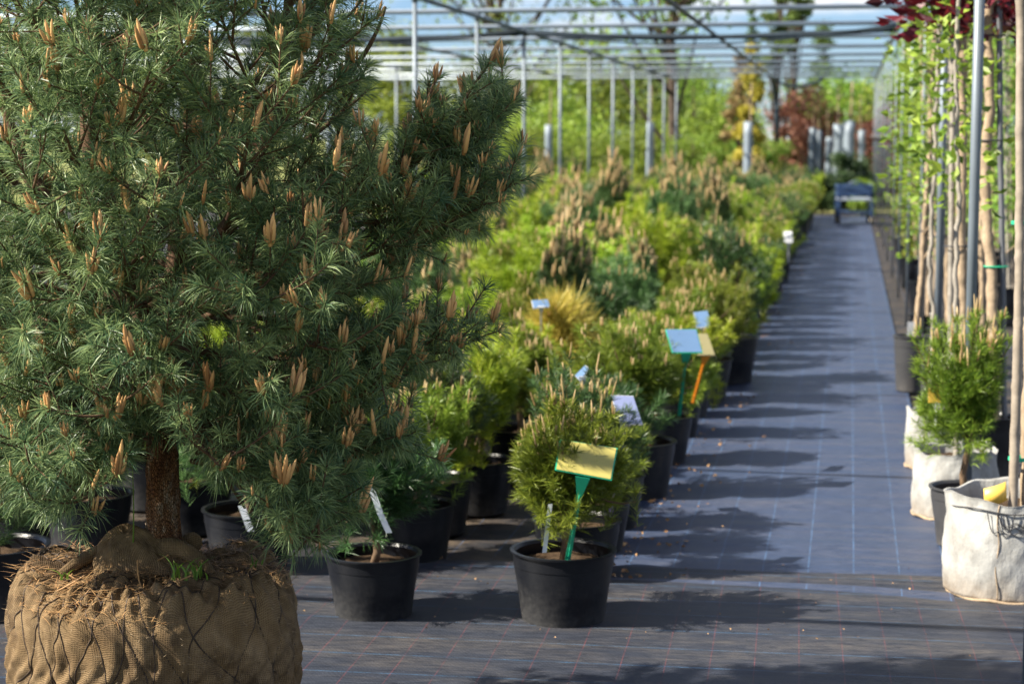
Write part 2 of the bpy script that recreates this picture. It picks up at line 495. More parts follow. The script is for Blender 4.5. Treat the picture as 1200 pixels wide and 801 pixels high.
def needles(mb, p0, p1, per_m, length, width, rng, ang=(62, 30), t0=0.0, droop=0.12, tipburst=0.25, tintbias=None):
    """needle strips along shoots p0->p1 (k,3): each needle is a bent tapering strip"""
    p0, p1 = np.asarray(p0, float), np.asarray(p1, float)
    ln = np.linalg.norm(p1 - p0, axis=1)
    cnt = np.maximum(8, (per_m * ln).astype(int))
    idx = np.repeat(np.arange(len(p0)), cnt)
    n = len(idx)
    t = t0 + (1 - t0) * rng.random(n)
    burst = rng.random(n) < tipburst
    t = np.where(burst, 0.86 + 0.14 * rng.random(n), t)
    ax = unit(p1 - p0)[idx]
    base = p0[idx] + (p1 - p0)[idx] * t[:, None]
    e1, e2 = frame_of(ax)
    ph = rng.random(n) * 2 * PI
    th = np.radians(ang[0] + (ang[1] - ang[0]) * t + rng.normal(0, 10, n))
    th = np.where(burst, np.radians(rng.uniform(20, 80, n)), th)
    d = ax * np.cos(th)[:, None] + (e1 * np.cos(ph)[:, None] + e2 * np.sin(ph)[:, None]) * np.sin(th)[:, None]
    L = length * rng.uniform(0.72, 1.12, n)
    side = unit(np.cross(d, unit(rng.normal(size=(n, 3)))))
    w = width * rng.uniform(0.8, 1.2, n) * 0.5
    bend = rng.normal(0, 0.05, (n, 3)) + np.array([0, 0, -droop])
    mid = base + d * (L * 0.55)[:, None]
    tip = base + d * L[:, None] + bend * L[:, None]
    V = np.stack([base - side * w[:, None] * 0.8, base + side * w[:, None] * 0.8, mid - side * w[:, None], mid + side * w[:, None], tip], 1).reshape(-1, 3)
    o = np.arange(n)[:, None] * 5
    q = o + np.array([[0, 1, 3, 2]])
    tr = o + np.array([[2, 3, 4]])
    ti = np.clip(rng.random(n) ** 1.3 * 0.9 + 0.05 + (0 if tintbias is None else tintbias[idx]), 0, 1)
    mb.add(V, q, tr, np.repeat(ti, 5))


def candle(mb, p, d, L, r, rng, n=6):
    t = np.array([0, 0.12, 0.45, 0.8, 1.0])
    rr = np.array([0.7, 1.0, 0.92, 0.7, 0.12]) * r
    d = unit(d)
    bend = rng.normal(0, 0.05, 3)
    pts = p + d * (t * L)[:, None] + bend * (t ** 2 * L)[:, None]
    mb.tube(pts, rr, n, False, np.repeat(np.clip(0.15 + 0.75 * t + rng.normal(0, 0.25), 0, 1), n))


def bez(a, b, c, n):
    t = np.linspace(0, 1, n)[:, None]
    return (1 - t) ** 2 * np.asarray(a) + 2 * t * (1 - t) * np.asarray(b) + t * t * np.asarray(c)


def leaves(mb, c, d, size, rng, fold=0.25):
    """diamond leaves, folded along the midrib: c centres, d directions"""
    n = len(c)
    d = unit(d)
    side = unit(np.cross(d, unit(rng.normal(size=(n, 3)))))
    nn = np.cross(d, side)
    s = size * rng.uniform(0.6, 1.25, n)[:, None]
    V = np.stack([c, c + d * s * 0.45 + side * s * 0.32 + nn * s * fold * 0.4, c + d * s - nn * s * fold * 0.3,
                  c + d * s * 0.45 - side * s * 0.32 + nn * s * fold * 0.4], 1).reshape(-1, 3)
    o = np.arange(n)[:, None] * 4
    tr = np.vstack([o + np.array([[0, 1, 2]]), o + np.array([[0, 2, 3]])])
    mb.add(V, None, tr, np.repeat(rng.random(n), 4))


# ------------------------------------------------------------------ ground and sheets
def wavy_sheet(name, x0, x1, y0, y1, z, mat, nx, ny, amp, seed, edge=None, ygrade=1.0):
    rng = R(seed)
    u = np.linspace(0, 1, nx); w = np.linspace(0, 1, ny) ** ygrade
    X, W = np.meshgrid(x0 + (x1 - x0) * u, w)
    Y1 = y1 if edge is None else edge(X)
    Y = y0 + (Y1 - y0) * W
    Z = np.zeros_like(X)
    for k in range(26):
        ky = rng.uniform(4, 26); kx = rng.uniform(-1.6, 1.6)
        Z += np.sin(ky * Y + kx * X + rng.uniform(0, 6)) * amp / 5 * (10 / (10 + ky)) * (0.5 + 0.5 * np.sin(0.9 * Y + 1.7 * X + rng.uniform(0, 6)))
    Z = Z - Z.min() + z
    v = np.stack([X, Y, Z], -1).reshape(-1, 3)
    i = np.arange(ny - 1)[:, None] * nx; j = np.arange(nx - 1)[None, :]
    q = np.stack([i + j, i + j + 1, i + nx + j + 1, i + nx + j], -1).reshape(-1, 4)
    mb = MB(); mb.add(v, q)
    return tag(mb.build(name, mat, smooth=True), kind='structure')


g = MB(); g.add([[-400, -60, -0.03], [400, -60, -0.03], [400, 600, -0.03], [-400, 600, -0.03]], [[0, 1, 2, 3]])
tag(g.build('ground', 'ground'), kind='structure')
A, B_ = at_z(600, 663), at_z(1110, 679)
slope = (B_[1] - A[1]) / (B_[0] - A[0])
front_edge = lambda x: A[1] + slope * (x - A[0]) + 0.012 * np.sin(3.1 * x) + 0.006 * np.sin(9 * x)
g = MB(); g.add([[-16, 3.0, -0.012], [7, 3.0, -0.012], [7, 36.5, -0.012], [-16, 36.5, -0.012]], [[0, 1, 2, 3]])
tag(g.build('bed_fabric_ground', 'fabric_bed'), kind='structure')
wavy_sheet('path', -0.86, 0.36, 5.9, 35.5, -0.006, 'fabric_path', 60, 1400, 0.016, 3, ygrade=1.5)
wavy_sheet('front_path', -5.5, 3.0, 2.4, 6.4, 0.004, 'fabric_front', 260, 150, 0.012, 5, edge=front_edge)

# ------------------------------------------------------------------ pots


def pot_parts(parent, rt, rb, h, mat='pot', soil_z=None, soil=True):
    lip = 0.011
    mb = MB()
    mb.lathe([(0.0, 0.004), (rb * 0.9, 0.004), (rb, 0.012), (rb + (rt - rb) * 0.76, h * 0.80), (rt * 0.975, h * 0.805), (rt * 0.985, h * 0.97), (rt + lip * 0.5, h * 0.975),
              (rt + lip * 0.55, h), (rt - 0.006, h), (rt - 0.012, h * 0.96), (rt * 0.965, h * 0.78), (rb * 0.98, 0.02), (0, 0.02)], 56)
    me = mb.mesh('pot', mat, True)
    o = link('pot', me, parent)
    if hasattr(me, 'set_sharp_from_angle'):
        me.set_sharp_from_angle(angle=math.radians(35))
    if soil:
        sz = soil_z or h * 0.82
        rs = rb + (rt - rb) * (sz / h) - 0.004
        rng = R(int(rt * 1e4))
        k = 26
        rr = np.linspace(0, 1, 9)
        s = MB()
        s.lathe([(max(1e-4, r_ * rs), sz) for r_ in rr[::-1]], k, wob=lambda a, r_, z_, i: (r_, z_ + rng.normal(0, 0.004, len(a))))
        s.build('soil', 'soil', parent, True)
    return o


# ------------------------------------------------------------------ dwarf pine templates


def dwarf_pine(name, seed, rt, rb, ph, rad, hz, zc, n, nl, per_m, mat, cmat, cn, cl, label, stem=0.012, updir=0.8, soil=True, width=0.0019, cr=0.0036,
               potmat='pot', tall=False, shoot=(0.085, 0.15), lump=0.32, ang=(50, 24)):
    rng = R(seed)
    root = thing(name, (0, 0, 0), label, 'potted pine')
    pot_parts(root, rt, rb, ph, potmat, soil=soil)
    # lumpy dome of shoot tips
    ctr = unit(rng.normal(size=(9, 3)))
    d = rng.normal(size=(n * 3, 3)); d = unit(d); d = d[d[:, 2] > -0.72][:n]
    lum = 1 - lump + lump * 1.9 * np.max(np.exp(-(np.arccos(np.clip(d @ ctr.T, -1, 1)) / 0.42) ** 2), axis=1)
    rho = (1 - rng.random(len(d)) ** 2.2 * 0.55) * lum
    if tall:
        taper = np.clip(1.0 - 0.45 * np.clip(d[:, 2], 0, 1), 0.4, 1)
        tip = np.array([0, 0, zc]) + d * np.array([rad, rad, hz]) * rho[:, None] * np.stack([taper, taper, np.ones_like(taper)], -1)
    else:
        tip = np.array([0, 0, zc]) + d * np.array([rad, rad, hz]) * rho[:, None]
    tip[:, 2] = np.maximum(tip[:, 2], ph * 0.75 + 0.02)
    ax = unit(d * 0.75 + np.array([0, 0, updir]) + rng.normal(0, 0.22, d.shape))
    L = rng.uniform(shoot[0], shoot[1], len(d))
    p0 = tip - ax * L[:, None]
    fol = MB()
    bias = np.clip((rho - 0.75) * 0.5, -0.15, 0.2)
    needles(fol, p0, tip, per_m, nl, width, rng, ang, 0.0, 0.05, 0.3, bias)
    # stem and branches
    br = MB()
    zb = max(ph * 0.8, zc - hz * 0.9)
    base = np.array([0, 0, ph * 0.78])
    fork = np.array([rng.normal(0, 0.012), rng.normal(0, 0.012), zb + 0.02])
    top = np.array([rng.normal(0, 0.02), rng.normal(0, 0.02), zc + hz * 0.35])
    br.tube([base, base * 0.5 + fork * 0.5 + rng.normal(0, 0.006, 3), fork, fork * 0.5 + top * 0.5, top], [stem * 1.25, stem, stem, stem * 0.7, stem * 0.35], 8)
    for i in rng.choice(len(d), min(len(d), 75), replace=False):
        tt = rng.uniform(0.0, 0.75)
        s = fork * (1 - tt) + top * tt
        m = s * 0.45 + p0[i] * 0.55 + np.array([0, 0, -0.03])
        br.tube(bez(s, m, p0[i] * 0.3 + tip[i] * 0.7, 6), np.linspace(stem * 0.42, stem * 0.16, 6), 5, False)
    br.build('trunk', 'twig', root, True)
    cd = MB()
    if cn:
        score = tip[:, 2] + rng.random(len(d)) * hz * 1.1
        for i in np.argsort(-score)[:cn]:
            for k in range(int(rng.integers(1, 4))):
                dd = unit(np.array([0, 0, 1.0]) + ax[i] * 0.3 + rng.normal(0, 0.13, 3))
                candle(cd, tip[i] + rng.normal(0, 0.006, 3), dd, cl * rng.uniform(0.5, 1.25) * (1.0 if k == 0 else 0.65), cr * rng.uniform(0.8, 1.2), rng, 5)
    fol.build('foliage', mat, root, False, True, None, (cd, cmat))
    return root


protos = {}
protos['mugo'] = [dwarf_pine('potted_mountain_pine', 11, .15, .12, .225, .205, .20, .47, 300, .044, 720, 'mugo', 'candle_pale', 60, .05, 'x'),
                  dwarf_pine('potted_mountain_pine', 12, .14, .11, .21, .21, .21, .44, 270, .046, 700, 'mugo', 'candle_pale', 45, .05, 'x'),
                  dwarf_pine('potted_mountain_pine', 13, .15, .12, .22, .25, .22, .46, 260, .050, 700, 'mugo', 'candle_pale', 26, .045, 'x', lump=.42)]
protos['golden'] = [dwarf_pine('potted_golden_pine', 21, .14, .11, .21, .23, .20, .44, 165, .052, 800, 'golden', 'candle_pale', 12, .035, 'x', lump=.45, shoot=(.09,.15), width=.0024),
                    dwarf_pine('potted_golden_pine', 22, .14, .11, .21, .25, .24, .47, 150, .058, 800, 'golden', 'candle_pale', 8, .035, 'x', lump=.5, shoot=(.10,.17), width=.0025)]
protos['candled'] = [dwarf_pine('potted_candled_pine', 31, .15, .12, .22, .17, .27, .53, 330, .045, 480, 'bluish', 'candle_pale', 46, .085, 'x', cr=.0062, tall=True),
                     dwarf_pine('potted_candled_pine', 32, .15, .12, .22, .21, .25, .50, 330, .045, 480, 'bluish', 'candle_pale', 30, .075, 'x', cr=.006, tall=True)]
protos['bluish'] = [dwarf_pine('potted_blue_pine', 41, .15, .12, .22, .22, .23, .47, 210, .055, 720, 'bluish', 'candle_pale', 18, .05, 'x', lump=.4, shoot=(.09,.15))]
protos['dark'] = [dwarf_pine('potted_dark_pine', 51, .15, .12, .22, .21, .22, .46, 230, .052, 700, 'dark', 'candle_pale', 12, .045, 'x', lump=.4, shoot=(.08,.14)),
                  dwarf_pine('potted_dark_pine', 52, .15, .12, .22, .19, .25, .50, 330, .045, 460, 'dark', 'candle_pale', 20, .055, 'x', lump=.3)]
protos['straw'] = [dwarf_pine('potted_straw_pine', 61, .13, .11, .2, .10, .12, .42, 70, .15, 420, 'straw', 'candle', 6, .035, 'x', shoot=(.08, .14), ang=(75, 25), width=.0028)]
placed = set()
LOOK = {'mugo': 'mid green dwarf mountain pine', 'golden': 'yellow green dwarf pine', 'candled': 'blue green pine full of tan candles',
        'bluish': 'loose blue green dwarf pine', 'dark': 'dark green dwarf pine', 'straw': 'straw yellow long needled pine'}


def put(kind, var, loc, rz, sc, label, group=None):
    p = protos[kind][var % len(protos[kind])]
    if p.name not in placed:
        placed.add(p.name)
        p.location = loc; p.rotation_euler = (0, 0, rz); p.scale = (sc,) * 3
        tag(p, label, 'potted pine', group)
        return p
    return copy_tree(p, loc, rz, sc, label, group)


GRP = 'potted dwarf pines standing in the field'
rng = R(77)
# the pots one can see clearly: kind, variant, base px, base py, scale, label
near = [
    ('mugo', 0, 660, 727, 1.06, 'green mountain pine in the frontmost pot, behind the yellow sign'),
    ('dark', 1, 676, 677, 0.98, 'dark green pine in the black pot right behind the yellow sign pot'),
    ('mugo', 1, 694, 645, 0.98, 'green pine in the pot that holds the lilac sign'),
    ('dark', 0, 710, 616, 0.98, 'dark pine in the pot just behind the lilac sign'),
    ('mugo', 2, 744, 581, 1.12, 'wide green pine in the tall pot below the green framed blue sign'),
    ('mugo', 1, 772, 541, 1.1, 'pale candled green pine beside the orange stemmed sign'),
    ('golden', 0, 788, 512, 1.05, 'yellow green pine low behind the green stemmed blue sign'),
    ('mugo', 0, 800, 488, 1.05, 'green pine between the two upright signs and the dark path-edge pine'),
    ('dark', 1, 850, 447, 1.32, 'dark bushy pine bulging over the path edge behind the olive sign'),
    ('dark', 0, 438, 722, 0.98, 'crooked stemmed pine with a clear tag in the front pot beside the burlap ball'),
    ('mugo', 1, 486, 655, 1.02, 'bright green pine in the pot behind the tagged crooked pine'),
    ('dark', 1, 508, 622, 1.00, 'dark green pine in the third pot behind the tagged crooked pine'),
    ('golden', 1, 560, 598, 1.05, 'yellow green pine in the wide pot seen between the two front pots'),
    ('bluish', 0, 293, 668, 1.05, 'pine in the black pot hidden behind the right side of the burlap ball'),
    ('dark', 0, 105, 648, 1.05, 'pine in the black pot seen left of the big bark trunk'),
    ('bluish', 0, -4, 722, 1.10, 'pine in the black pot cut off by the left photo edge'),
    ('mugo', 2, 228, 620, 1.0, 'pine in the pot seen just right of the big bark trunk, farther back'),
    ('mugo', 0, 20, 622, 1.0, 'pine in the pot behind the two leftmost pots'),
    ('dark', 0, 180, 592, 1.05, 'pine in the far pot straight behind the big bark trunk'),
    ('dark', 1, 330, 606, 1.0, 'pine in the pot half hidden by hanging needles right of the trunk'),
    ('bluish', 0, 395, 600, 1.0, 'blue green pine in the pot between the burlap ball and the tagged pine, farther back'),
    ('mugo', 0, 612, 560, 1.05, 'green pine behind the frontmost pine, left of the lilac sign'),
    ('straw', 0, 655, 508, 1.25, 'straw yellow long needled pine glowing orange in the middle'),
]
taken = []
for kind, var, px, py, sc, lab in near:
    p = at_z(px, py); taken.append(p[:2])
    put(kind, var, (p[0], p[1], -0.01), rng.uniform(0, 6.28), sc, lab, GRP)

# the field behind them: columns running away from the camera
kinds = ['mugo', 'golden', 'candled', 'bluish', 'dark']
n_field = 0
ye = 8.55
while ye < 34.5:
    jx, jy = -.80 + rng.normal(0, .04), ye
    if all((jx - a) ** 2 + (jy - b) ** 2 > 0.10 for a, b in taken):
        kind = kinds[int(rng.choice(5, p=[.40, .12, .12, .12, .24]))]
        big = 1.02 + 0.22 * min(1, max(0, (ye - 8) / 14)) + rng.normal(0, 0.09)
        zone = 'front' if ye < 11 else 'middle' if ye < 17 else 'back' if ye < 25 else 'far end'
        size = 'small ' if big < 1.05 else 'large ' if big > 1.25 else ''
        put(kind, int(rng.integers(0, 3)), (jx, jy, -0.01), rng.uniform(0, 6.28), big, f'{size}{LOOK[kind]} on the path edge, {zone} of field', GRP)
        taken.append(np.array([jx, jy])); n_field += 1
    ye += .44 + .006 * ye
y = 7.2
row = 0
while y < 34.5:
    gap = 0.56 + 0.010 * (y - 7)
    x = -1.36 - (0.28 if row % 2 else 0.0)
    while x > -11.5:
        jx, jy = x + rng.normal(0, 0.05), y + rng.normal(0, 0.05)
        px, py = pix((jx, jy, 0.5))
        ok = px > 395 or (y < 9.5 and px > -40)
        if px < 455 and y > 11:
            ok = False
        if ok and all((jx - a) ** 2 + (jy - b) ** 2 > 0.15 for a, b in taken):
            edge = False
            wts = [.38, .10, .14, .16, .22] if edge else ([.24, .38, .18, .08, .12] if y < 19 else [.30, .36, .07, .12, .15])
            kind = kinds[int(rng.choice(5, p=wts))]
            big = 1.06 + 0.30 * min(1, max(0, (y - 8) / 12)) + rng.normal(0, 0.10)
            if kind == 'candled':
                big *= 1.06
            zone = 'front' if y < 11 else 'middle' if y < 17 else 'back' if y < 25 else 'far end'
            lat = 'beside the path' if x > -1.5 else 'near the path' if x > -2.7 else 'in middle columns' if x > -5 else 'far left of path'
            size = 'small ' if big < 1.08 else 'large ' if big > 1.3 else ''
            put(kind, int(rng.integers(0, 3)), (jx, jy, -0.01), rng.uniform(0, 6.28), big, f'{size}{LOOK[kind]} {lat}, {zone} of field', GRP)
            n_field += 1
        x -= gap * (1.04 if y < 12 else 1.0)
    y += gap * (0.86 if y < 12 else 0.92)
    row += 1
print('field plants', n_field)

# ------------------------------------------------------------------ the large balled pine
D0 = 4.42
ball_c = at_d(181, 640, D0); ball_c[2] = 0.0
PPM = F / D0
pine = thing('balled_pine_tree', tuple(ball_c), 'large bushy blue green pine with its roots in a wired burlap ball', 'pine tree')
E_R, E_F = RIGHT, HFWD


def L3(u, w, z):
    """camera-aligned local axes: u to the right, w away, z up, in the tree's frame"""
    return E_R * u + E_F * w + np.array([0, 0, z])


# root ball: polar grid on a slumped drum with folds; the wire net cinches it into bulges
NT_, NS_ = 420, 190
th = np.linspace(0, 2 * PI, NT_, endpoint=False)
prof = np.array([[0.30, 0.0], [0.352, 0.02], [0.375, 0.10], [0.388, 0.20], [0.390, 0.29], [0.380, 0.340], [0.345, 0.366], [0.25, 0.372], [0.16, 0.376], [0.09, 0.382], [0.045, 0.395], [0.0, 0.40]])
prof = prof * np.array([0.845, 1.30])
seg = np.r_[0, np.cumsum(np.linalg.norm(np.diff(prof, axis=0), axis=1))]
S_TOT = seg[-1]
from_s = lambda s: (np.interp(s, seg, prof[:, 0]), np.interp(s, seg, prof[:, 1]))
rngb = R(5)
PHS = rngb.uniform(0, 6.28, 40)
S_SIDE = 0.40


def netc(t, s):
    wob = 0.30 * np.sin(3 * t + PHS[0]) + 0.16 * np.sin(7 * t + PHS[1] + 9 * s) + 0.17 * np.sin(14 * s + 2 * t + PHS[2]) + 0.07 * np.sin(30 * s + 5 * t)
    a = t * 21 / (2 * PI) + s * 3.7 + wob
    b = t * 21 / (2 * PI) - s * 3.7 + 0.8 * wob + 0.3
    return a, b


def ball_pt(t, s, lift=0.0):
    t, s = np.broadcast_arrays(np.asarray(t, float), np.asarray(s, float))
    # smooth the profile by averaging
    r = np.zeros_like(s); z = np.zeros_like(s)
    for ds in (-0.035, -0.018, 0, 0.018, 0.035):
        rr, zz = from_s(np.clip(s + ds, 0, S_TOT)); r += rr / 5; z += zz / 5
    side = np.clip((0.57 - s) / 0.10, 0, 1)
    top = np.clip((s - 0.43) / 0.08, 0, 1)
    a, b = netc(t, s)
    puff = np.sqrt(np.abs(np.sin(PI * a) * np.sin(PI * b)))
    n = side * (0.014 * puff - 0.008) * (1 + 0.5 * np.sin(2 * t + 5 * s + PHS[8]))
    n += 0.010 * np.sin(2 * t + PHS[3]) + 0.008 * np.sin(5 * t + PHS[4] + 6 * s)
    n += 0.0035 * np.sin(23 * t + 31 * s + 3 * np.sin(9 * t)) * np.sin(47 * s + 6 * np.sin(5 * t)) + 0.003 * np.sin(41 * t - 25 * s + 4 * np.sin(30 * s))
    # radial folds over the shoulder
    fold = 0.75 * (0.009 * np.abs(np.sin(21 * t + 5 * np.sin(3 * t) + 10 * s + PHS[5])) + 0.007 * np.abs(np.sin(13 * t + 4 * np.sin(2 * t + 1) - 16 * s + PHS[6]))
            + 0.006 * np.sin(37 * t + 40 * s + 3 * np.sin(4 * t)) + 0.006 * np.sin(9 * t - 70 * s + 4 * np.sin(7 * t)))
    n += top * np.clip((S_TOT - s) / 0.15, 0, 1) * fold
    shoulder = np.clip((s - 0.35) / 0.15, 0, 1)
    wr = np.clip(1 - shoulder, 0, 1)
    zz = z + shoulder * n + top * (0.012 * np.sin(3 * t + 20 * s + PHS[7]) + 0.008 * np.sin(6 * t - 30 * s)) * np.clip((S_TOT - s) / 0.2, 0, 1)
    rr = r + wr * n + (1 - wr) * n * 0.35 * np.clip((S_TOT - s) / 0.2, 0, 1)
    # sag in the middle of the top
    rr = np.maximum(rr, 0.0005) + lift * np.clip(wr + 0.4, 0, 1)
    zz = zz + lift * np.clip(shoulder, 0, 1)
    return np.stack([rr * np.cos(t), rr * np.sin(t), zz], -1)


ss = np.linspace(0, S_TOT, NS_)
TT, SS = np.meshgrid(th, ss)
V = ball_pt(TT, SS)
fine = R(9)
NP = (np.sin(TT * 61 + SS * 33 + 4 * np.sin(SS * 50)) * np.sin(SS * 160 + 5 * np.sin(TT * 9)))
V[..., 2] += NP * 0.0015
mb = MB()
i = np.arange(NS_ - 1)[:, None] * NT_; j = np.arange(NT_)[None, :]; k = (j + 1) % NT_
mb.add(V.reshape(-1, 3), np.stack([i + j, i + k, i + NT_ + k, i + NT_ + j], -1).reshape(-1, 4))
me = mb.mesh('root_ball', 'burlap', True)
uvl = me.uv_layers.new(name='UVMap')
vi = np.empty(len(me.loops), np.int32); me.loops.foreach_get('vertex_index', vi)
uu = (vi % NT_) / NT_ * 2 * PI * 0.38; vv = (vi // NT_) / (NS_ - 1) * S_TOT
lt = np.repeat(np.arange(len(vi) // 4), 4)
umax = uu.reshape(-1, 4).max(1)[lt]
uu = np.where((umax - uu) > 1.0, uu + 2 * PI * 0.38, uu)
uvl.data.foreach_set('uv', np.stack([uu, vv], -1).astype(np.float32).ravel())
root_ball = link('root_ball', me, pine)
# wire net: follow a = integer and b = integer
net = MB()
sl = np.linspace(0.0, 0.54, 60)
for fam in (0, 1):
    for k in range(22):
        t = np.full_like(sl, k * 2 * PI / 21)
        for _ in range(60):
            a, b = netc(t, sl)
            val = a if fam == 0 else b
            t = t - (val - k) * 2 * PI / 21 * 0.6
        net.tube(ball_pt(t, sl, 0.0018), 0.0019, 5, False)
for k in range(30):
    t0 = rngb.uniform(0, 6.28)
    s2 = np.linspace(0.52, rngb.uniform(0.60, 0.70), 16)
    net.tube(ball_pt(t0 + 0.5 * (s2 - 0.52) * rngb.choice([-1, 1]) * 6, s2, 0.002), 0.0016, 4, False)
wn = net.build('wire_net', 'wire', root_ball, True)
# gathered burlap knot in front of the trunk
kb = MB()
na, nb = 64, 40
K0 = L3(-0.032, -0.055, 0.503)
a = np.linspace(0, 2 * PI, na, endpoint=False); b = np.linspace(0, 1, nb)
AA, BB = np.meshgrid(a, b)
rad = 0.092 * (1 - BB ** 1.5) ** 0.65 * (1 + 0.10 * np.sin(3 * AA + 1) + 0.07 * np.sin(7 * AA + 5 * BB) + 0.035 * np.sin(17 * AA + 3 * np.sin(6 * BB)))
hz_ = 0.098 * BB ** 0.8 * (1 + 0.10 * np.sin(2 * AA + 2))
lx = rad * np.cos(AA) * 1.15 - 0.028 * BB; ly = rad * np.sin(AA) * 0.62 + 0.03 * BB
KV = K0 + E_R * lx[..., None] + E_F * ly[..., None] + np.array([0, 0, 1.0]) * (hz_ - 0.012)[..., None]
i = np.arange(nb - 1)[:, None] * na; j = np.arange(na)[None, :]; k = (j + 1) % na
kb.add(KV.reshape(-1, 3), np.stack([i + j, i + k, i + na + k, i + na + j], -1).reshape(-1, 4))
me = kb.mesh('burlap_knot', 'burlap', True)
uvl = me.uv_layers.new(name='UVMap')
vi = np.empty(len(me.loops), np.int32); me.loops.foreach_get('vertex_index', vi)
uu = (vi % na) / na * 0.55; vv = (vi // na) / nb * 0.16
umax = uu.reshape(-1, 4).max(1)[np.repeat(np.arange(len(vi) // 4), 4)]
uu = np.where((umax - uu) > 0.3, uu + 0.55, uu)
uvl.data.foreach_set('uv', np.stack([uu, vv], -1).astype(np.float32).ravel())
link('burlap_knot', me, root_ball)
# a rolled collar of cloth round the trunk and a tail lying to the right
cl = MB()
tt = np.linspace(0.3, 5.6, 30)
cl.tube(np.stack([E_R * (0.02 + 0.066 * np.cos(q)) + E_F * (0.02 + 0.055 * np.sin(q)) + np.array([0, 0, 0.526 + 0.012 * np.sin(3 * q)]) for q in tt]),
        0.020 + 0.006 * np.sin(4 * tt), 10)
cl.tube(bez(L3(0.03, -0.035, 0.543), L3(0.10, -0.06, 0.551), L3(0.15, -0.11, 0.495), 14), np.linspace(0.026, 0.014, 14), 10)
cl.tube(bez(L3(-0.06, -0.02, 0.539), L3(-0.14, -0.02, 0.539), L3(-0.20, -0.08, 0.49), 14), np.linspace(0.022, 0.012, 14), 10)
me = cl.mesh('burlap_collar', 'burlap', True)
me.uv_layers.new(name='UVMap')
co = np.empty(len(me.vertices) * 3, np.float32); me.vertices.foreach_get('co', co); co = co.reshape(-1, 3)
vi = np.empty(len(me.loops), np.int32); me.loops.foreach_get('vertex_index', vi)
me.uv_layers['UVMap'].data.foreach_set('uv', np.stack([co[vi, 0] + co[vi, 1] * 0.3, co[vi, 2] + co[vi, 1] * 0.6], -1).astype(np.float32).ravel())
link('burlap_collar', me, root_ball)
# dry needle litter on the cloth
lm = MB()
nL = 4600
t = rngb.uniform(0, 2 * PI, nL); s = rngb.uniform(0.46, S_TOT - 0.03, nL)
clump = np.sin(3 * t + 1) + np.sin(11 * s + 2 * t) + rngb.normal(0, 1.6, nL)
sel = clump > -0.3
p = ball_pt(t[sel], s[sel], 0.003)
n = len(p)
ang = rngb.uniform(0, 2 * PI, n)
d = np.stack([np.cos(ang), np.sin(ang), rngb.normal(0.06, 0.14, n)], -1)
ln_ = rngb.uniform(0.025, 0.065, n)[:, None]
sd = unit(np.cross(d, [0, 0, 1.0])) * 0.0008
up = np.array([0, 0, 0.003])
Vn = np.stack([p - sd + up, p + sd + up, p + d * ln_ * 0.5 + sd + up * 1.6, p + d * ln_ * 0.5 - sd + up * 1.6, p + d * ln_ + up], 1).reshape(-1, 3)
o = np.arange(n)[:, None] * 5
lm.add(Vn, o + np.array([[0, 1, 2, 3]]), o + np.array([[3, 2, 4]]), np.repeat(rngb.random(n), 5))
for _ in range(26):      # bits of twig
    q = ball_pt(rngb.uniform(0, 6.28), rngb.uniform(0.50, S_TOT - 0.05), 0.008)
    dd = unit([rngb.normal(), rngb.normal(), rngb.normal(0.1, 0.25)])
    lm.tube(bez(q, q + dd * 0.03 + rngb.normal(0, 0.006, 3), q + dd * rngb.uniform(0.04, 0.09), 5), 0.0016, 4)
tag(lm.build('needle_litter', 'litter', root_ball, False, True), kind='stuff')
# loose fibres standing off the cloth
fz = MB()
nf = 5200
t = rngb.uniform(0, 2 * PI, nf); s = rngb.uniform(0.02, S_TOT - 0.05, nf)
p = ball_pt(t, s, 0.0)
d = unit(np.stack([np.cos(t), np.sin(t), np.full(nf, .25)], -1) + rngb.normal(0, .8, (nf, 3)))
ln_ = rngb.uniform(0.006, 0.020, nf)[:, None]
sd = unit(np.cross(d, rngb.normal(size=(nf, 3)))) * 0.00045
fz.add(np.stack([p - sd, p + sd, p + d * ln_], 1).reshape(-1, 3), None, np.arange(nf)[:, None] * 3 + np.array([[0, 1, 2]]), np.repeat(rngb.random(nf), 3))
tag(fz.build('burlap_fibres', 'fibre', root_ball, False, True), kind='stuff')
# grass sprouts
gs = MB()
for (gx, gy, nn_, hh) in [(212, 690, 6, .065), (236, 692, 6, .055), (222, 706, 4, .04), (160, 640, 7, .05), (243, 655, 3, .035), (170, 655, 5, .04), (75, 700, 4, .03), (300, 668, 4, .025)]:
    q = at_d(gx, gy, D0 - 0.02 if gy < 670 else D0 - 0.14) - ball_c
    q[2] = 0.495
    for _ in range(nn_):
        b0 = q + L3(rngb.normal(0, .012), rngb.normal(0, .012), 0)
        dr = unit(L3(rngb.normal(0, .6), rngb.normal(0, .6), 1.0))
        h_ = hh * rngb.uniform(.6, 1.2)
        pts = bez(b0, b0 + np.array([0, 0, h_ * .7]), b0 + dr * h_ + L3(rngb.normal(0, .012), 0, 0), 5)
        sd = L3(1, rngb.normal(0, .4), 0) * 0.0022
        w = np.array([1, 1, .85, .6, .05])[:, None]
        v_ = np.stack([pts - sd * w, pts + sd * w], 1).reshape(-1, 3)
        gs.add(v_, [[2 * i_, 2 * i_ + 1, 2 * i_ + 3, 2 * i_ + 2] for i_ in range(4)], None, rngb.random())
tall_ = at_d(154, 655, D0 - 0.06) - ball_c; tall_[2] = 0.50
pts = bez(tall_, tall_ + L3(.012, 0, .12), tall_ + L3(.01, -.02, .26), 8)
gs.tube(pts, np.linspace(.0022, .001, 8), 4)
tag(gs.build('grass_sprouts', 'grass', root_ball, False, True), kind='stuff')

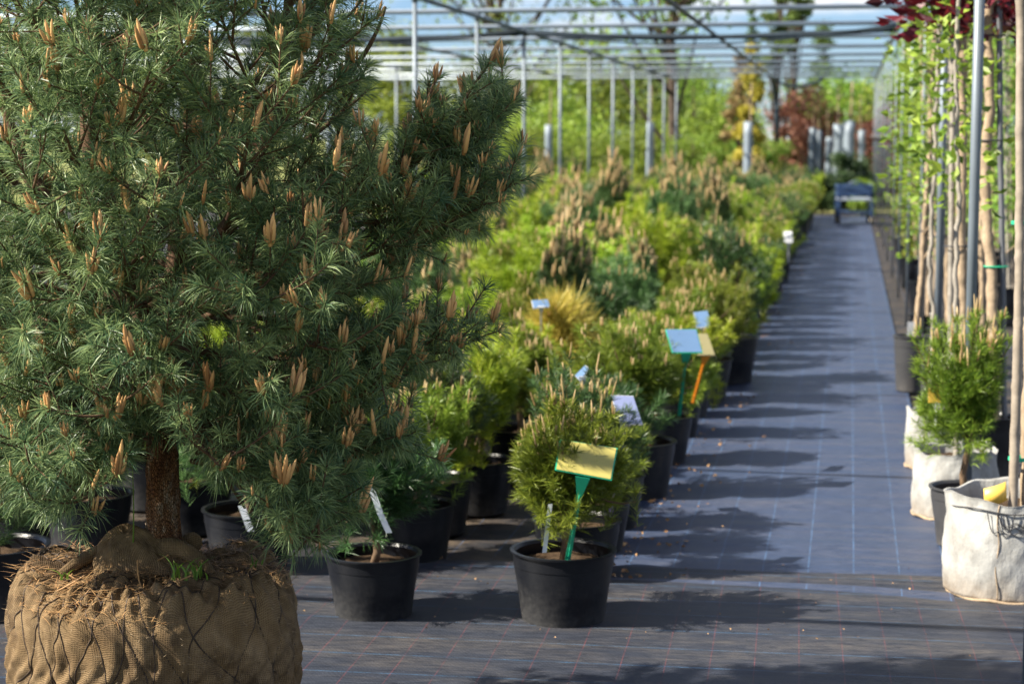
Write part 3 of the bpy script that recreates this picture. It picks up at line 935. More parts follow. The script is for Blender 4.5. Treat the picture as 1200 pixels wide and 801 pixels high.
# trunk
rngp = R(2024)
T0 = at_d(190, 648, D0) - ball_c; T0[2] = 0.49
tk = MB()
nh, nc = 46, 40
hh = np.linspace(0, 0.62, nh); aa = np.linspace(0, 2 * PI, nc, endpoint=False)
cxs = np.interp(hh, [0, .3, .62], [0, .005, -.055])
AA, HH = np.meshgrid(aa, hh)
rr = np.interp(HH, [0, .04, .12, .3, .62], [.056, .045, .039, .036, .031])
rr = rr * (1 + .06 * np.sin(3 * AA + 4 * HH) + .05 * np.sin(7 * AA + 11 * HH + 2 * np.sin(30 * HH)) + .05 * np.sin(11 * AA - 30 * HH) * np.sin(60 * HH + 3 * AA))
TV = T0 + E_R * (cxs[:, None] + rr * np.cos(AA))[..., None] + E_F * (rr * np.sin(AA))[..., None] + np.array([0, 0, 1.0]) * HH[..., None]
i = np.arange(nh - 1)[:, None] * nc; j = np.arange(nc)[None, :]; k = (j + 1) % nc
tk.add(TV.reshape(-1, 3), np.stack([i + j, i + k, i + nc + k, i + nc + j], -1).reshape(-1, 4))
tk.build('trunk', 'pine_bark', pine, True)

# skeleton of leaders
br = MB()


def poly(pts, n=24):
    pts = np.array([T0 + L3(*q) * 0.885 for q in pts])
    t = np.linspace(0, len(pts) - 1, n)
    out = np.empty((n, 3))
    P = np.vstack([2 * pts[0] - pts[1], pts, 2 * pts[-1] - pts[-2]])
    for m_, x in enumerate(t):
        i_ = min(int(x), len(pts) - 2); f_ = x - i_
        a_, b_, c_, d_ = P[i_], P[i_ + 1], P[i_ + 2], P[i_ + 3]
        out[m_] = 0.5 * (2 * b_ + (c_ - a_) * f_ + (2 * a_ - 5 * b_ + 4 * c_ - d_) * f_ ** 2 + (3 * b_ - a_ - 3 * c_ + d_) * f_ ** 3)
    return out


leaders = [poly([(0, 0, .5), (-.075, -.04, .74), (-.10, -.10, .95), (-.14, -.12, 1.15), (-.13, -.05, 1.45), (-.12, 0, 1.85), (-.10, .0, 2.1)], 40),
           poly([(-.02, 0, .55), (.12, .03, .80), (.25, 0, 1.02), (.33, -.03, 1.25), (.36, 0, 1.55), (.36, .02, 1.8)], 36),
           poly([(0, .02, .5), (.02, .18, .85), (.06, .28, 1.25), (.08, .32, 1.7)], 30),
           poly([(-.06, -.02, .7), (-.26, -.02, .95), (-.38, 0, 1.2), (-.42, 0, 1.6)], 30)]
for ld, r0, r1 in zip(leaders, (.032, .024, .024, .020), (.008, .007, .007, .007)):
    br.tube(ld, np.linspace(r0, r1, len(ld)), 9)

# envelope of the crown about its axis; u to the right is read off the photograph
KS = D0 / 5.0
hR = [-.05, 0.05, .15, .30, .42, .55, .70, .85, 1.0, 1.15, 1.30, 1.5, 1.8, 2.1]
uR = [.42, .47, .50, .55, .60, .62, .66, .68, .66, .62, .56, .52, .40, .14]


def env(az, h):
    r = np.interp(h, hR, uR)
    left = np.interp(h, [-.05, .1, .3, .6, 1.1, 1.6, 2.1], [.40, .50, .55, .58, .56, .48, .14])
    fr = np.interp(h, [-.05, .1, .3, .6, 1.1, 1.6, 2.1], [.34, .44, .52, .56, .54, .46, .14])
    c, s = math.cos(az), math.sin(az)
    ru = r if c > 0 else left
    return KS / math.sqrt((c / ru) ** 2 + (s / fr) ** 2)


shoots0, shoots1, tips = [], [], []


EDGE_Y = [-400, -100, 0, 60, 120, 160, 200, 250, 300, 350, 400, 450, 500, 550, 600, 650]
EDGE_X = [400, 445, 452, 448, 436, 446, 470, 510, 505, 485, 470, 458, 440, 425, 405, 385]
LOW_X = [-400, -60, 0, 60, 110, 140, 158, 172, 225, 250, 300, 330, 375, 400, 420, 480]
LOW_Y = [545, 552, 560, 572, 585, 555, 525, 512, 515, 560, 580, 606, 612, 585, 560, 500]
ARM_X = [440, 455, 485, 500, 515, 530, 555, 566, 585, 605, 625]
ARM_Y = [-100, 150, 135, 88, 88, 135, 75, 62, 62, 115, 190]
free = False


def add_shoot(p, q, tip=True, force=False):
    # the crown's own outline: how far it reaches to the right at each height and how low it hangs
    px, py = pix(q + ball_c)
    if py > np.interp(px, LOW_X, LOW_Y) + (45 if free and not 150 < px < 235 else 0):
        return False
    if free and py < np.interp(px, ARM_X, ARM_Y):
        return False
    if not free and px > np.interp(py, EDGE_Y, EDGE_X) + rngp.normal(0, 6):
        return False
    shoots0.append(p); shoots1.append(q)
    if tip:
        tips.append((q, unit(q - p), force))
    return True


def limb(pts, r0, dens=1.0, r1=.003, lmax=.26):
    """a limb with side twigs, each carrying side shoots"""
    n = len(pts)
    if not free:       # the wood stops where the crown stops
        keep = [i_ for i_ in range(n) if pix(pts[i_] + ball_c)[0] < np.interp(pix(pts[i_] + ball_c)[1], EDGE_Y, EDGE_X) and pix(pts[i_] + ball_c)[1] < np.interp(pix(pts[i_] + ball_c)[0], LOW_X, LOW_Y) + 25]
        m_ = 0
        while m_ < len(keep) and keep[m_] == m_:
            m_ += 1
        if m_ < 5:
            return
        pts = pts[:m_]; n = m_
    br.tube(pts, np.linspace(r0, r1, n), 6, False)
    length = np.linalg.norm(np.diff(pts, axis=0), axis=1).sum()
    m = max(3, int(length / 0.062 * dens))
    for q in range(m):
        t = 0.28 + 0.72 * (q + rngp.random()) / m
        f_ = t * (n - 1); i_ = min(int(f_), n - 2)
        p = pts[i_] + (pts[i_ + 1] - pts[i_]) * (f_ - i_)
        tan = unit(pts[i_ + 1] - pts[i_])
        sd = unit(np.cross(tan, [0, 0, 1.0])) * (1 if q % 2 else -1)
        d = unit(tan * rngp.uniform(.45, 1.0) + sd * rngp.uniform(.3, 1.0) + np.array([0, 0, rngp.uniform(-.15, .65)]))
        L = length * rngp.uniform(.20, .36) * (1.15 - .65 * t) + .07
        L = min(L, lmax)
        end = p + d * L + np.array([0, 0, .22 * L])
        pp = bez(p, p + d * L * .55, end, 6)
        if not add_shoot(pp[2] if L > .14 else pp[1], pp[-1]):
            continue
        br.tube(pp, np.linspace(.0035, .0018, 6), 4, False)
        for w in range(int(L / .055)):
            tt = rngp.uniform(.25, .9)
            b0 = p + (end - p) * tt
            dd = unit(d * .8 + rngp.normal(0, .55, 3) + np.array([0, 0, .42]))
            e = b0 + dd * rngp.uniform(.07, .125)
            if add_shoot(b0 + dd * .01, e):
                br.tube([b0, (b0 + e) / 2, e], .0016, 4, False)
    add_shoot(pts[max(0, n - 4)], pts[-1], True, free)


def auto_limb(lead, k, az, h, ext, r0):
    s = lead[k]
    ctr = T0 + L3(0, 0, h)
    e = ctr + (E_R * math.cos(az) + E_F * math.sin(az)) * ext
    dist = np.linalg.norm(e - s)
    mid = s * .5 + e * .5 + np.array([0, 0, -.10 * dist])
    pts = bez(s, mid, e, 12)
    limb(pts, r0)


whorls = np.linspace(0.06, 1.98, 17)
for wi, h in enumerate(whorls):
    nl_ = 7 if h < 1.5 else 5
    for q in range(nl_):
        az = (q + (wi * .37) % 1 + rngp.normal(0, .12)) * 2 * PI / nl_
        ext = env(az, h) * rngp.uniform(.80, .99)
        hs = h * .72 + .30 - .05 if h < .7 else h - .22          # where it leaves the leader
        # nearest leader point at that height
        best = None
        for li, ld in enumerate(leaders):
            z = ld[:, 2] - T0[2]
            kk = int(np.argmin(np.abs(z - max(hs, .5))))
            if abs(z[kk] - max(hs, .5)) > .12:
                continue
            tgt = T0 + L3(math.cos(az) * ext, math.sin(az) * ext, h)
            dd = np.linalg.norm(ld[kk] - tgt)
            if best is None or dd < best[0]:
                best = (dd, ld, kk)
        auto_limb(best[1], best[2], az, h, ext, .011 if h < 1.2 else .007)
# inner fill, shorter limbs
for wi, h in enumerate(np.linspace(.2, 1.7, 9)):
    for q in range(2):
        az = rngp.uniform(0, 2 * PI); ext = env(az, h) * rngp.uniform(.45, .7)
        ld = leaders[int(rngp.integers(0, 4))]
        z = ld[:, 2] - T0[2]
        auto_limb(ld, int(np.argmin(np.abs(z - max(.5, h - .15)))), az, h, ext, .007)
# the big arm reaching out to the right with upright tips, and its neighbours
FREE_DENS = 2.3
PX = lambda px, py, w=0.0: at_d(px, py, D0 + w) - ball_c
free = True
arms = [([(300, 300, 0), (400, 260, -.05), (470, 215, -.06), (520, 150, -.06), (575, 72, -.05)], .012),
        ([(430, 248, -.05), (500, 200, -.04), (545, 170, -.03), (592, 128, -.02)], .008),
        ([(440, 235, -.06), (480, 170, -.08), (500, 120, -.10), (511, 92, -.10)], .006),
        ([(400, 265, -.05), (480, 255, -.06), (530, 215, -.06), (577, 160, -.05)], .007),
        ([(330, 330, 0), (430, 300, -.08), (500, 270, -.1), (572, 240, -.1)], .009),
        ([(330, 360, 0), (420, 330, .03), (480, 300, .06), (525, 268, .06)], .007),
        ([(300, 420, 0), (380, 420, -.05), (450, 418, -.06), (512, 410, -.06)], .006),
        ([(250, 460, 0), (330, 470, -.1), (400, 470, -.14), (462, 452, -.15)], .008),
        ([(230, 540, 0), (300, 540, -.1), (370, 580, -.2), (375, 642, -.22)], .008),
        ([(225, 540, 0), (290, 550, -.15), (335, 585, -.25), (345, 618, -.25)], .007),
        ([(230, 530, 0), (320, 520, -.05), (400, 530, -.05), (440, 530, -.05)], .007),
        ([(170, 530, 0), (120, 540, -.15), (70, 560, -.2), (20, 560, -.2)], .008),
        ([(180, 535, 0), (130, 540, -.2), (100, 570, -.3), (112, 600, -.32)], .007),
        ([(400, 100, 0), (430, 60, -.03), (445, 30, -.03), (452, 8, -.03)], .007)]
for pts, r0 in arms:
    P = np.array([PX(*q) for q in pts])
    t = np.linspace(0, len(P) - 1, 16)
    cur = np.stack([np.interp(t, np.arange(len(P)), P[:, c]) for c in range(3)], -1)
    for _ in range(3):
        cur[1:-1] = (cur[:-2] + cur[1:-1] * 2 + cur[2:]) / 4
    limb(cur, r0, FREE_DENS, .003, .12)
br.build('branches', 'branch', pine, True)
S0, S1 = np.array(shoots0), np.array(shoots1)
print('shoots', len(S0))
fo = MB()
needles(fo, S0, S1, 880, .053, .0019, rngp, (66, 42), 0.0, .16, .30, rngp.normal(0, .12, len(S0)))
fo.build('foliage', 'pine_needle', pine, False, True)
# candles: clusters at the tips, those that show largest as parts of their own
clusters = []
for q, d, force in tips:
    if not force and rngp.random() > (.42 if q[2] - T0[2] > .25 else .22):
        continue
    clusters.append((q, d))
score = []
for q, d in clusters:
    w = q + ball_c
    px, py = pix(w)
    toward = -np.dot(unit(q - (T0 + L3(0, 0, .7))), E_F)
    score.append(toward if (-20 < px < 620 and -20 < py < 680) else -9)
order = np.argsort(-np.array(score))
rest = MB()
for rank, ci in enumerate(order):
    q, d = clusters[ci]
    mb = MB() if rank < 95 else rest
    big = float(np.clip(rngp.lognormal(-.28, .38), .35, 1.35))
    axis = unit(d * .45 + np.array([0, 0, 1.0]) + rngp.normal(0, .06, 3))
    candle(mb, q - axis * .008, axis, .060 * big, .0050 * big, rngp, 7)
    e1, e2 = frame_of(axis)
    for _ in range(int(rngp.integers(0, 7))):
        ph = rngp.uniform(0, 6.28)
        off = e1 * math.cos(ph) + e2 * math.sin(ph)
        candle(mb, q + off * .007, unit(axis + off * rngp.uniform(.05, .24)), .042 * big * rngp.uniform(.6, 1.2), .0042 * big, rngp, 6)
    if rank < 95:
        mb.build('candle_cluster', 'candle', pine, True, True)
if rest.v:
    tag(rest.build('candle_clusters', 'candle', pine, True, True), kind='stuff')

# ------------------------------------------------------------------ signs and tags


def sign(name, corners, dt, db, stem_top, stem_bot, face, rim, stem, label, stem_w=.012):
    """corners TL, TR, BR, BL in photo pixels; the panel leans back by dt - db metres"""
    foot = at_d(*stem_bot)
    root = thing(name, tuple(foot), label, 'plant sign')
    P = [at_d(*corners[0], dt) - foot, at_d(*corners[1], dt) - foot, at_d(*corners[2], db) - foot, at_d(*corners[3], db) - foot]
    nrm = unit(np.cross(P[1] - P[0], P[3] - P[0]))
    if np.dot(nrm, FWD) > 0:
        nrm = -nrm
    c = sum(P) / 4
    th_ = .004
    b = MB()
    outer = [p + (p - c) * .025 for p in P]
    v = [p + nrm * 0 for p in outer] + [p - nrm * th_ for p in outer]
    b.add(v, [[0, 1, 2, 3], [7, 6, 5, 4], [0, 4, 5, 1], [1, 5, 6, 2], [2, 6, 7, 3], [3, 7, 4, 0]])
    b.build('frame', rim, root)
    f = MB()
    inner = [p + (c - p) * .025 for p in P]
    v = [p + nrm * .0022 for p in inner] + [p + nrm * .0004 for p in inner]
    f.add(v, [[0, 1, 2, 3], [7, 6, 5, 4], [0, 4, 5, 1], [1, 5, 6, 2], [2, 6, 7, 3], [3, 7, 4, 0]])
    f.build('panel', face, root)
    s = MB()
    st = at_d(*stem_top, db) - foot
    bt = np.zeros(3) + np.array([0, 0, -.02])
    ax = unit(st - bt); sx = unit(np.cross(ax, FWD)); sy = np.cross(ax, sx)
    rows = [(0, 1.0), (.72, .85), (.80, 1.0), (1.0, 2.6)]
    v = []
    for t, w in rows:
        p = bt + (st - bt) * t - nrm * .004
        v += [p + sx * stem_w / 2 * w - sy * .003, p - sx * stem_w / 2 * w - sy * .003, p - sx * stem_w / 2 * w + sy * .003, p + sx * stem_w / 2 * w + sy * .003]
    q = [[0, 3, 2, 1], [12, 13, 14, 15]]
    for r_ in range(3):
        for e in range(4):
            q.append([4 * r_ + e, 4 * r_ + (e + 1) % 4, 4 * r_ + 4 + (e + 1) % 4, 4 * r_ + 4 + e])
    s.add(v, q)
    # raised rib down the middle of the stem
    s.tube([bt - sy * .004 * np.sign(np.dot(sy, FWD)), bt + (st - bt) * .8 - sy * .004 * np.sign(np.dot(sy, FWD))], .0025, 6)
    s.build('stem', stem, root)
    return root


sign('plant_sign', [(657, 515), (723, 525), (716, 562), (651, 550)], 5.66, 5.60, (683, 558), (664, 655, 5.70), 'sign_yellow', 'sign_green', 'sign_green',
     'yellow plant sign with green frame and green stem in the frontmost pot', .017)
sign('plant_sign', [(716, 463), (742, 464), (753, 497), (727, 497)], 6.5, 6.42, (733, 497), (716, 592, 6.62), 'sign_lilac', 'sign_white', 'stem_purple',
     'pale lilac plant sign on a purple stem behind the frontmost pine', .014)
sign('plant_sign', [(780, 386), (816, 386), (823, 413), (788, 413)], 7.9, 7.8, (804, 413), (796, 480, 8.0), 'sign_sky_tint', 'sign_green', 'sign_green',
     'blue plant sign with green frame on a green stem beside the path', .016)
sign('plant_sign', [(812, 391), (829, 391), (838, 416), (818, 416)], 8.35, 8.25, (827, 415), (812, 466, 8.4), 'sign_olive', 'sign_olive', 'stem_orange',
     'olive plant sign on an orange stem partly behind the blue sign', .016)
sign('plant_sign', [(813, 366), (829, 364), (834, 383), (816, 384)], 9.4, 9.3, (824, 383), (822, 430, 9.4), 'sign_sky_tint', 'sign_white', 'sign_white',
     'small blue plant sign peeping out left of the dark path edge pine', .014)
sign('plant_sign', [(674, 440), (686, 428), (690, 432), (680, 446)], 7.4, 7.35, (682, 440), (684, 500, 7.4), 'sign_sky_tint', 'sign_white', 'sign_white',
     'narrow blue sign seen edge on behind the frontmost pine', .012)
sign('plant_sign', [(623, 352), (642, 351), (644, 359), (625, 361)], 9.3, 9.2, (634, 358), (634, 385, 9.3), 'sign_sky_tint', 'sign_white', 'sign_white',
     'small pale sign lying low among the pines above the straw yellow pine', .012)
sign('plant_sign', [(918, 271), (928, 271), (929, 284), (919, 284)], 16.6, 16.5, (924, 283), (924, 305, 16.6), 'sign_white', 'sign_white', 'sign_white',
     'white plant sign over the far path edge', .02)
sign('plant_sign', [(880, 313), (887, 312), (888, 321), (881, 322)], 12.6, 12.5, (884, 321), (884, 345, 12.6), 'sign_lilac', 'sign_white', 'sign_white',
     'tiny lilac sign between dark pines along the path edge', .014)


def strip_tag(pts, d, w, label):
    P = np.array([at_d(px, py, d + dd) for px, py, dd in pts])
    o = P[0].copy()
    P = P - o
    t = np.linspace(0, len(P) - 1, 10)
    c = np.stack([np.interp(t, np.arange(len(P)), P[:, k_]) for k_ in range(3)], -1)
    sd = RIGHT * w / 2 + HFWD * w * .2
    b = MB()
    v = []
    for k_, p in enumerate(c):
        v += [p - sd, p + sd, p + sd - HFWD * .0008, p - sd - HFWD * .0008]
    q = [[0, 1, 2, 3], [36, 39, 38, 37]]
    for r_ in range(9):
        for e in range(4):
            q.append([4 * r_ + e, 4 * r_ + 4 + e, 4 * r_ + 4 + (e + 1) % 4, 4 * r_ + (e + 1) % 4])
    b.add(v, q)
    ob = b.build('plant_tag', 'clear_plastic')
    ob.location = o
    return tag(ob, label, 'plant tag')


strip_tag([(434, 570, 0), (440, 585, -.01), (446, 602, -.02), (456, 624, -.02)], 5.70, .018, 'clear plastic tag hanging on the crooked stem beside the burlap ball')
strip_tag([(645, 590, 0), (642, 612, -.02), (638, 647, -.02)], 5.66, .013, 'thin clear tag strip hanging in front of the frontmost pine')
strip_tag([(283, 592, 0), (288, 606, -.01), (294, 622, -.02)], 6.3, .022, 'pale tag strip in the pot right behind the burlap ball')

# ------------------------------------------------------------------ right-hand side: bags, pots, staked trees


def grow_bag(parent, r, h, seed, seam=True, cords=True):
    rng = R(seed)
    ph = rng.uniform(0, 6.28, 20)
    prof = [(0.0, 0.003), (r * .9, 0.003), (r * .99, .012), (r * 1.0, h * .14), (r * 1.015, h * .3), (r * 1.02, h * .5), (r * 1.0, h * .68), (r * .975, h * .82), (r * .97, h * .92), (r * .985, h * .985),
            (r * .995, h), (r * .965, h * .995), (r * .95, h * .92), (r * .95, h * .80), (0.0, h * .80)]
    full = []
    for (a_, b_), (c_, d_) in zip(prof[:-1], prof[1:]):
        for q in range(4):
            full.append((a_ + (c_ - a_) * q / 4, b_ + (d_ - b_) * q / 4))
    full.append(prof[-1])

    def wob(a, rr, zz, i):
        k = np.clip(rr / r, 0, 1)
        w = (.022 * np.sin(2 * a + ph[0]) + .014 * np.sin(5 * a + ph[1] + 9 * zz / h) + .010 * np.sin(3 * a - 7 * zz / h + ph[2]) + .007 * np.sin(11 * a + 14 * zz / h + ph[3])
             + .008 * np.abs(np.sin(4 * a + 11 * zz / h + ph[4])) + .005 * np.sin(19 * a - 21 * zz / h + ph[5]))
        return rr * (1 + w * k), zz + k * (zz / h) * .010 * np.sin(3 * a + ph[6]) + k * .004 * np.sin(9 * a + ph[7]) * (zz > h * .9)
    b = MB(); b.lathe(full, 120, wob=wob)
    bag = b.build('bag', 'bag', parent, True)
    if seam:
        c = MB()
        a0 = math.atan2(-1, -.25)
        for s_ in (0,):
            zz = np.linspace(.01, h * .97, 20)
            rr = np.interp(zz, [q[1] for q in prof[:11]], [q[0] for q in prof[:11]]) * 1.012
            c.tube(np.stack([rr * np.cos(a0 + .02 * np.sin(zz * 40)), rr * np.sin(a0 + .02 * np.sin(zz * 40)), zz], -1), .0022, 5)
        hem = np.linspace(0, 2 * PI, 90)
        c.tube(np.stack([r * .992 * np.cos(hem), r * .992 * np.sin(hem), .008 + .003 * np.sin(9 * hem)], -1), .006, 6)
        c.build('seam', 'trunk_tan', bag, True)
    if cords:
        c = MB()
        a1 = math.atan2(-1, .05)
        for s_ in range(7):
            aa_ = a1 + rng.normal(0, .14)
            n_ = 26
            t = np.linspace(0, PI, n_)
            wdt = rng.uniform(.01, .06); dr = rng.uniform(.03, .085)
            ang = aa_ + (np.cos(t) * wdt) / r + rng.normal(0, .05)
            z_ = h * .90 - np.sin(t) * dr + .01 * np.sin(5 * t)
            c.tube(np.stack([r * 1.022 * np.cos(ang), r * 1.022 * np.sin(ang), z_], -1), .0016, 5)
        hem = np.linspace(0, 2 * PI, 120)
        c.tube(np.stack([r * 1.0 * np.cos(hem), r * 1.0 * np.sin(hem), h * .90 + .005 * np.sin(5 * hem)], -1), .0022, 5)
        c.build('drawstring', 'tie_dark', bag, True)
    s = MB()
    s.lathe([(q * r * .94, h * .83) for q in np.linspace(1, .001, 8)], 30, wob=lambda a, rr, zz, i: (rr, zz + rng.normal(0, .004, len(a))))
    s.build('soil', 'soil', parent, True)
    return bag


def pole_line(p, q, n, wig, rng):
    t = np.linspace(0, 1, n)[:, None]
    w = np.cumsum(rng.normal(0, wig, (n, 3)), 0); w -= t * w[-1]; w[:, 2] = 0
    return p * (1 - t) + q * t + w


def cane_tube(mb, p, q, r, rng):
    """bamboo cane with swollen nodes"""
    n = max(14, int(np.linalg.norm(q - p) / .016))
    pts = pole_line(p, q, n, .0006, rng)
    s = np.linspace(0, np.linalg.norm(q - p), n)
    node = np.abs(((s / .21) % 1) - .5) > .45
    mb.tube(pts, np.where(node, r * 1.13, r), 12)


def trunk_tube(mb, p, q, r0, r1, rng, wig=.004):
    n = max(18, int(np.linalg.norm(q - p) / .03))
    pts = pole_line(p, q, n, wig, rng)
    rr = np.linspace(r0, r1, n) * (1 + .07 * np.sin(np.arange(n) * 1.7) + .10 * (rng.random(n) > .88))
    mb.tube(pts, rr, 12)
    return pts


# the white bag in front with a cane and a trunk
pb = at_z(1180, 692)
bt_ = thing('bagged_tree', tuple(pb), 'tall tree tied to a bamboo cane in the frontmost white woven bag', 'potted tree', 'staked trees on the right')
grow_bag(bt_, .205, .335, 3)
rr_ = R(8)
db = depth(pb)
c = MB(); cane_tube(c, at_d(1187, 604, db - .10) - pb, at_d(1199, -150, db - .10) - pb, .0155, rr_); c.build('cane', 'cane', bt_, True)
c = MB()
tp = trunk_tube(c, at_d(1203, 606, db - .06) - pb, at_d(1213, -60, db - .06) - pb, .019, .015, rr_)
c.build('trunk', 'trunk_tan', bt_, True)
for yy in (537, 261):
    c = MB()
    m0 = at_d(1195 + (600 - yy) * .012, yy, db - .08) - pb
    hem = np.linspace(0, 2 * PI, 30)
    for q in range(3):
        c.tube(np.stack([m0 + E_R * .037 * np.cos(x) + E_F * .030 * np.sin(x) + np.array([0, 0, .004 * q - .004]) for x in hem]), .0028, 6)
    c.build('tie', 'tie_green', bt_, True)


def leafy(mb, pts, n, spread, size, rng, up=.3):
    k = rng.integers(0, len(pts), n)
    c = np.asarray(pts)[k] + rng.normal(0, 1, (n, 3)) * np.array([spread, spread, .03])
    leaves(mb, c, unit(c - np.asarray(pts)[k] + rng.normal(0, .5, (n, 3)) * .1 + np.array([0, 0, up * .05])), size, rng)


c = MB(); crown = np.array([at_d(1213, -60, db) - pb + np.array([0, 0, .1 * q]) for q in range(8)])
leafy(c, crown, 500, .16, .09, rr_); c.build('crown', 'leaf_maroon', bt_, False, True)

# curled yellow label in the bag
o = at_d(1167, 590, db - .12)
lab = thing('plant_label', tuple(o), 'curled yellow plant label sticking out of the frontmost white bag', 'plant label')
c = MB()
t = np.linspace(-1, 1, 14)
for s_ in (0,):
    P0 = np.stack([RIGHT * .036 * x - HFWD * .012 * (1 - x * x) + np.array([0, 0, .0 + .012 * x]) for x in t])
    P1 = P0 + np.array([0, 0, .058]) + HFWD * .02
    v = np.vstack([P0, P1, P0 + HFWD * .0012, P1 + HFWD * .0012])
    q = []
    for i_ in range(13):
        q += [[i_, i_ + 1, 14 + i_ + 1, 14 + i_], [28 + i_ + 1, 28 + i_, 42 + i_, 42 + i_ + 1], [i_ + 1, i_, 28 + i_, 28 + i_ + 1], [14 + i_, 14 + i_ + 1, 42 + i_ + 1, 42 + i_]]
    q += [[0, 14, 42, 28], [13, 41, 55, 27]]
    c.add(v, q)
c.build('panel', 'label_yellow', lab, True)
c = MB(); c.box((0, 0, -.03), (.010, .003, .075)); c.build('stem', 'sign_white', lab)

# small pine in the grey pot
pg = at_z(1130, 640)
gp = dwarf_pine('potted_mountain_pine', 91, .128, .10, .225, .205, .24, .56, 330, .044, 700, 'mugo', 'candle_pale', 30, .075, 'x', stem=.013, potmat='pot_grey', cr=.0038, updir=.8, lump=.5)
gp.location = (pg[0], pg[1], 0)
gp.rotation_euler = (0, 0, 1.0)
tag(gp, 'bright green pine with long tan candles in the grey pot behind the front bag', 'potted pine')
o = at_d(1097, 462, depth(pg) - .06)
lab = thing('plant_label', tuple(o), 'yellow label caught in the left side of the pine with long candles', 'plant label')
c = MB(); c.box((0, 0, 0), (.055, .003, .06), np.array([RIGHT, HFWD, [0, 0, 1]]).T); c.build('panel', 'label_yellow', lab)
c = MB(); c.box((0, 0, -.07), (.008, .002, .09)); c.build('stem', 'sign_white', lab)

# two more white bags behind, each with a plant
for (px, py, r, h, lab_, seed, tw) in [(1118, 603, .165, .27, 'young leafy tree in the second white bag behind the grey pot', 4, 1118), (1088, 547, .105, .27, 'young leafy tree in the narrow white bag before the black pots', 6, 1092)]:
    p = at_z(px, py)
    b = thing('bagged_tree', tuple(p), lab_, 'potted tree', 'staked trees on the right')
    grow_bag(b, r, h, seed, True, False)
    rg = R(seed + 50)
    c = MB(); d_ = depth(p)
    top = at_d(tw + 8, -60, d_) - p
    tp = trunk_tube(c, np.array([0, 0, h * .8]), top, .011, .008, rg); c.build('trunk', 'trunk_grey', b, True)
    c = MB(); leafy(c, tp[len(tp) // 2:], 260, .09, .055, rg); c.build('crown', 'leaf_lime', b, False, True)

# staked trees in pots along the right: (pot px, py, pot r, pot h, trunk top px, trunk r, material, stake dx px, stake mat, crown kind, leaves, label)
trees = [
    (1066, 459, .098, .335, 1098, .016, 'trunk_tan', 5, 'cane', 'leaf_lime', 500, 'leafy young tree in the tall black pot with the white label'),
    (1096, 470, .095, .33, 1112, .016, 'trunk_grey', -6, 'cane', 'leaf_lime', 380, 'thin grey trunk in the black pot right of the white label pot'),
    (1115, 512, .13, .28, 1129, .027, 'trunk_tan', -12, 'trunk_grey', 'leaf_maroon', 420, 'forked brown trunk with maroon leaves beside a grey stake'),
    (1154, 560, .13, .28, 1159, .026, 'trunk_tan', 11, 'galv', 'leaf_maroon', 420, 'knobbly brown trunk with maroon leaves tied to a bluish stake'),
    (1082, 420, .10, .30, 1078, .016, 'trunk_tan', 6, 'cane', 'leaf_lime', 700, 'lime leafed climber on a cane behind the black pots'),
    (1112, 400, .11, .30, 1104, .016, 'trunk_grey', 5, 'cane', 'leaf_lime', 700, 'lime leafed tree with pale crooked stem in the right row'),
    (1078, 372, .10, .30, 1080, .010, 'trunk_grey', 4, 'cane', 'leaf_lime', 1000, 'lime leafed column overhanging the path edge halfway down'),
    (1088, 350, .12, .30, 1086, .012, 'trunk_tan', 4, 'cane', 'leaf_lime', 1000, 'dense lime column second in the right row beyond the black pots'),
    (1068, 338, .12, .30, 1072, .010, 'trunk_tan', 4, 'cane', 'leaf_lime', 1100, 'lime leafed column close to the front roof post on the right'),
    (1140, 360, .14, .30, 1132, .015, 'trunk_tan', 5, 'cane', 'leaf_green', 900, 'green leafed tree behind the maroon leafed trunks'),
    (1175, 380, .14, .30, 1176, .015, 'trunk_grey', 5, 'cane', 'leaf_green', 1000, 'green leafed tree seen between the brown trunk and the bamboo cane'),
    (1062, 312, .14, .32, 1064, .012, 'trunk_tan', 3, 'cane', 'leaf_lime', 1000, 'far lime column beside the long row of roof posts'),
    (1112, 322, .15, .32, 1110, .015, 'trunk_tan', 4, 'cane', 'leaf_green', 1100, 'dense green column in the second row on the right'),
    (1160, 330, .15, .32, 1158, .015, 'trunk_tan', 4, 'cane', 'leaf_lime', 1100, 'lime column behind the knobbly brown trunk'),
    (1196, 340, .15, .32, 1200, .015, 'trunk_grey', 4, 'cane', 'leaf_green', 1000, 'green column at the right photo edge'),
    (1078, 305, .15, .32, 1082, .012, 'trunk_tan', 3, 'cane', 'leaf_lime', 1000, 'far lime column third from the path'),
    (1104, 440, .10, .30, 1100, .015, 'trunk_tan', 6, 'cane', 'leaf_lime', 260, 'bare tan trunk left of the pale crooked stem'),
    (1122, 430, .10, .30, 1120, .016, 'trunk_grey', 5, 'cane', 'leaf_lime', 260, 'bare grey trunk between the crooked stem and the forked trunk'),
    (1144, 440, .11, .30, 1146, .016, 'trunk_tan', 5, 'cane', 'leaf_lime', 260, 'bare tan trunk behind the near roof post'),
    (1094, 395, .10, .30, 1090, .014, 'trunk_tan', 5, 'cane', 'leaf_lime', 260, 'slim tan trunk behind the black pots'),
]
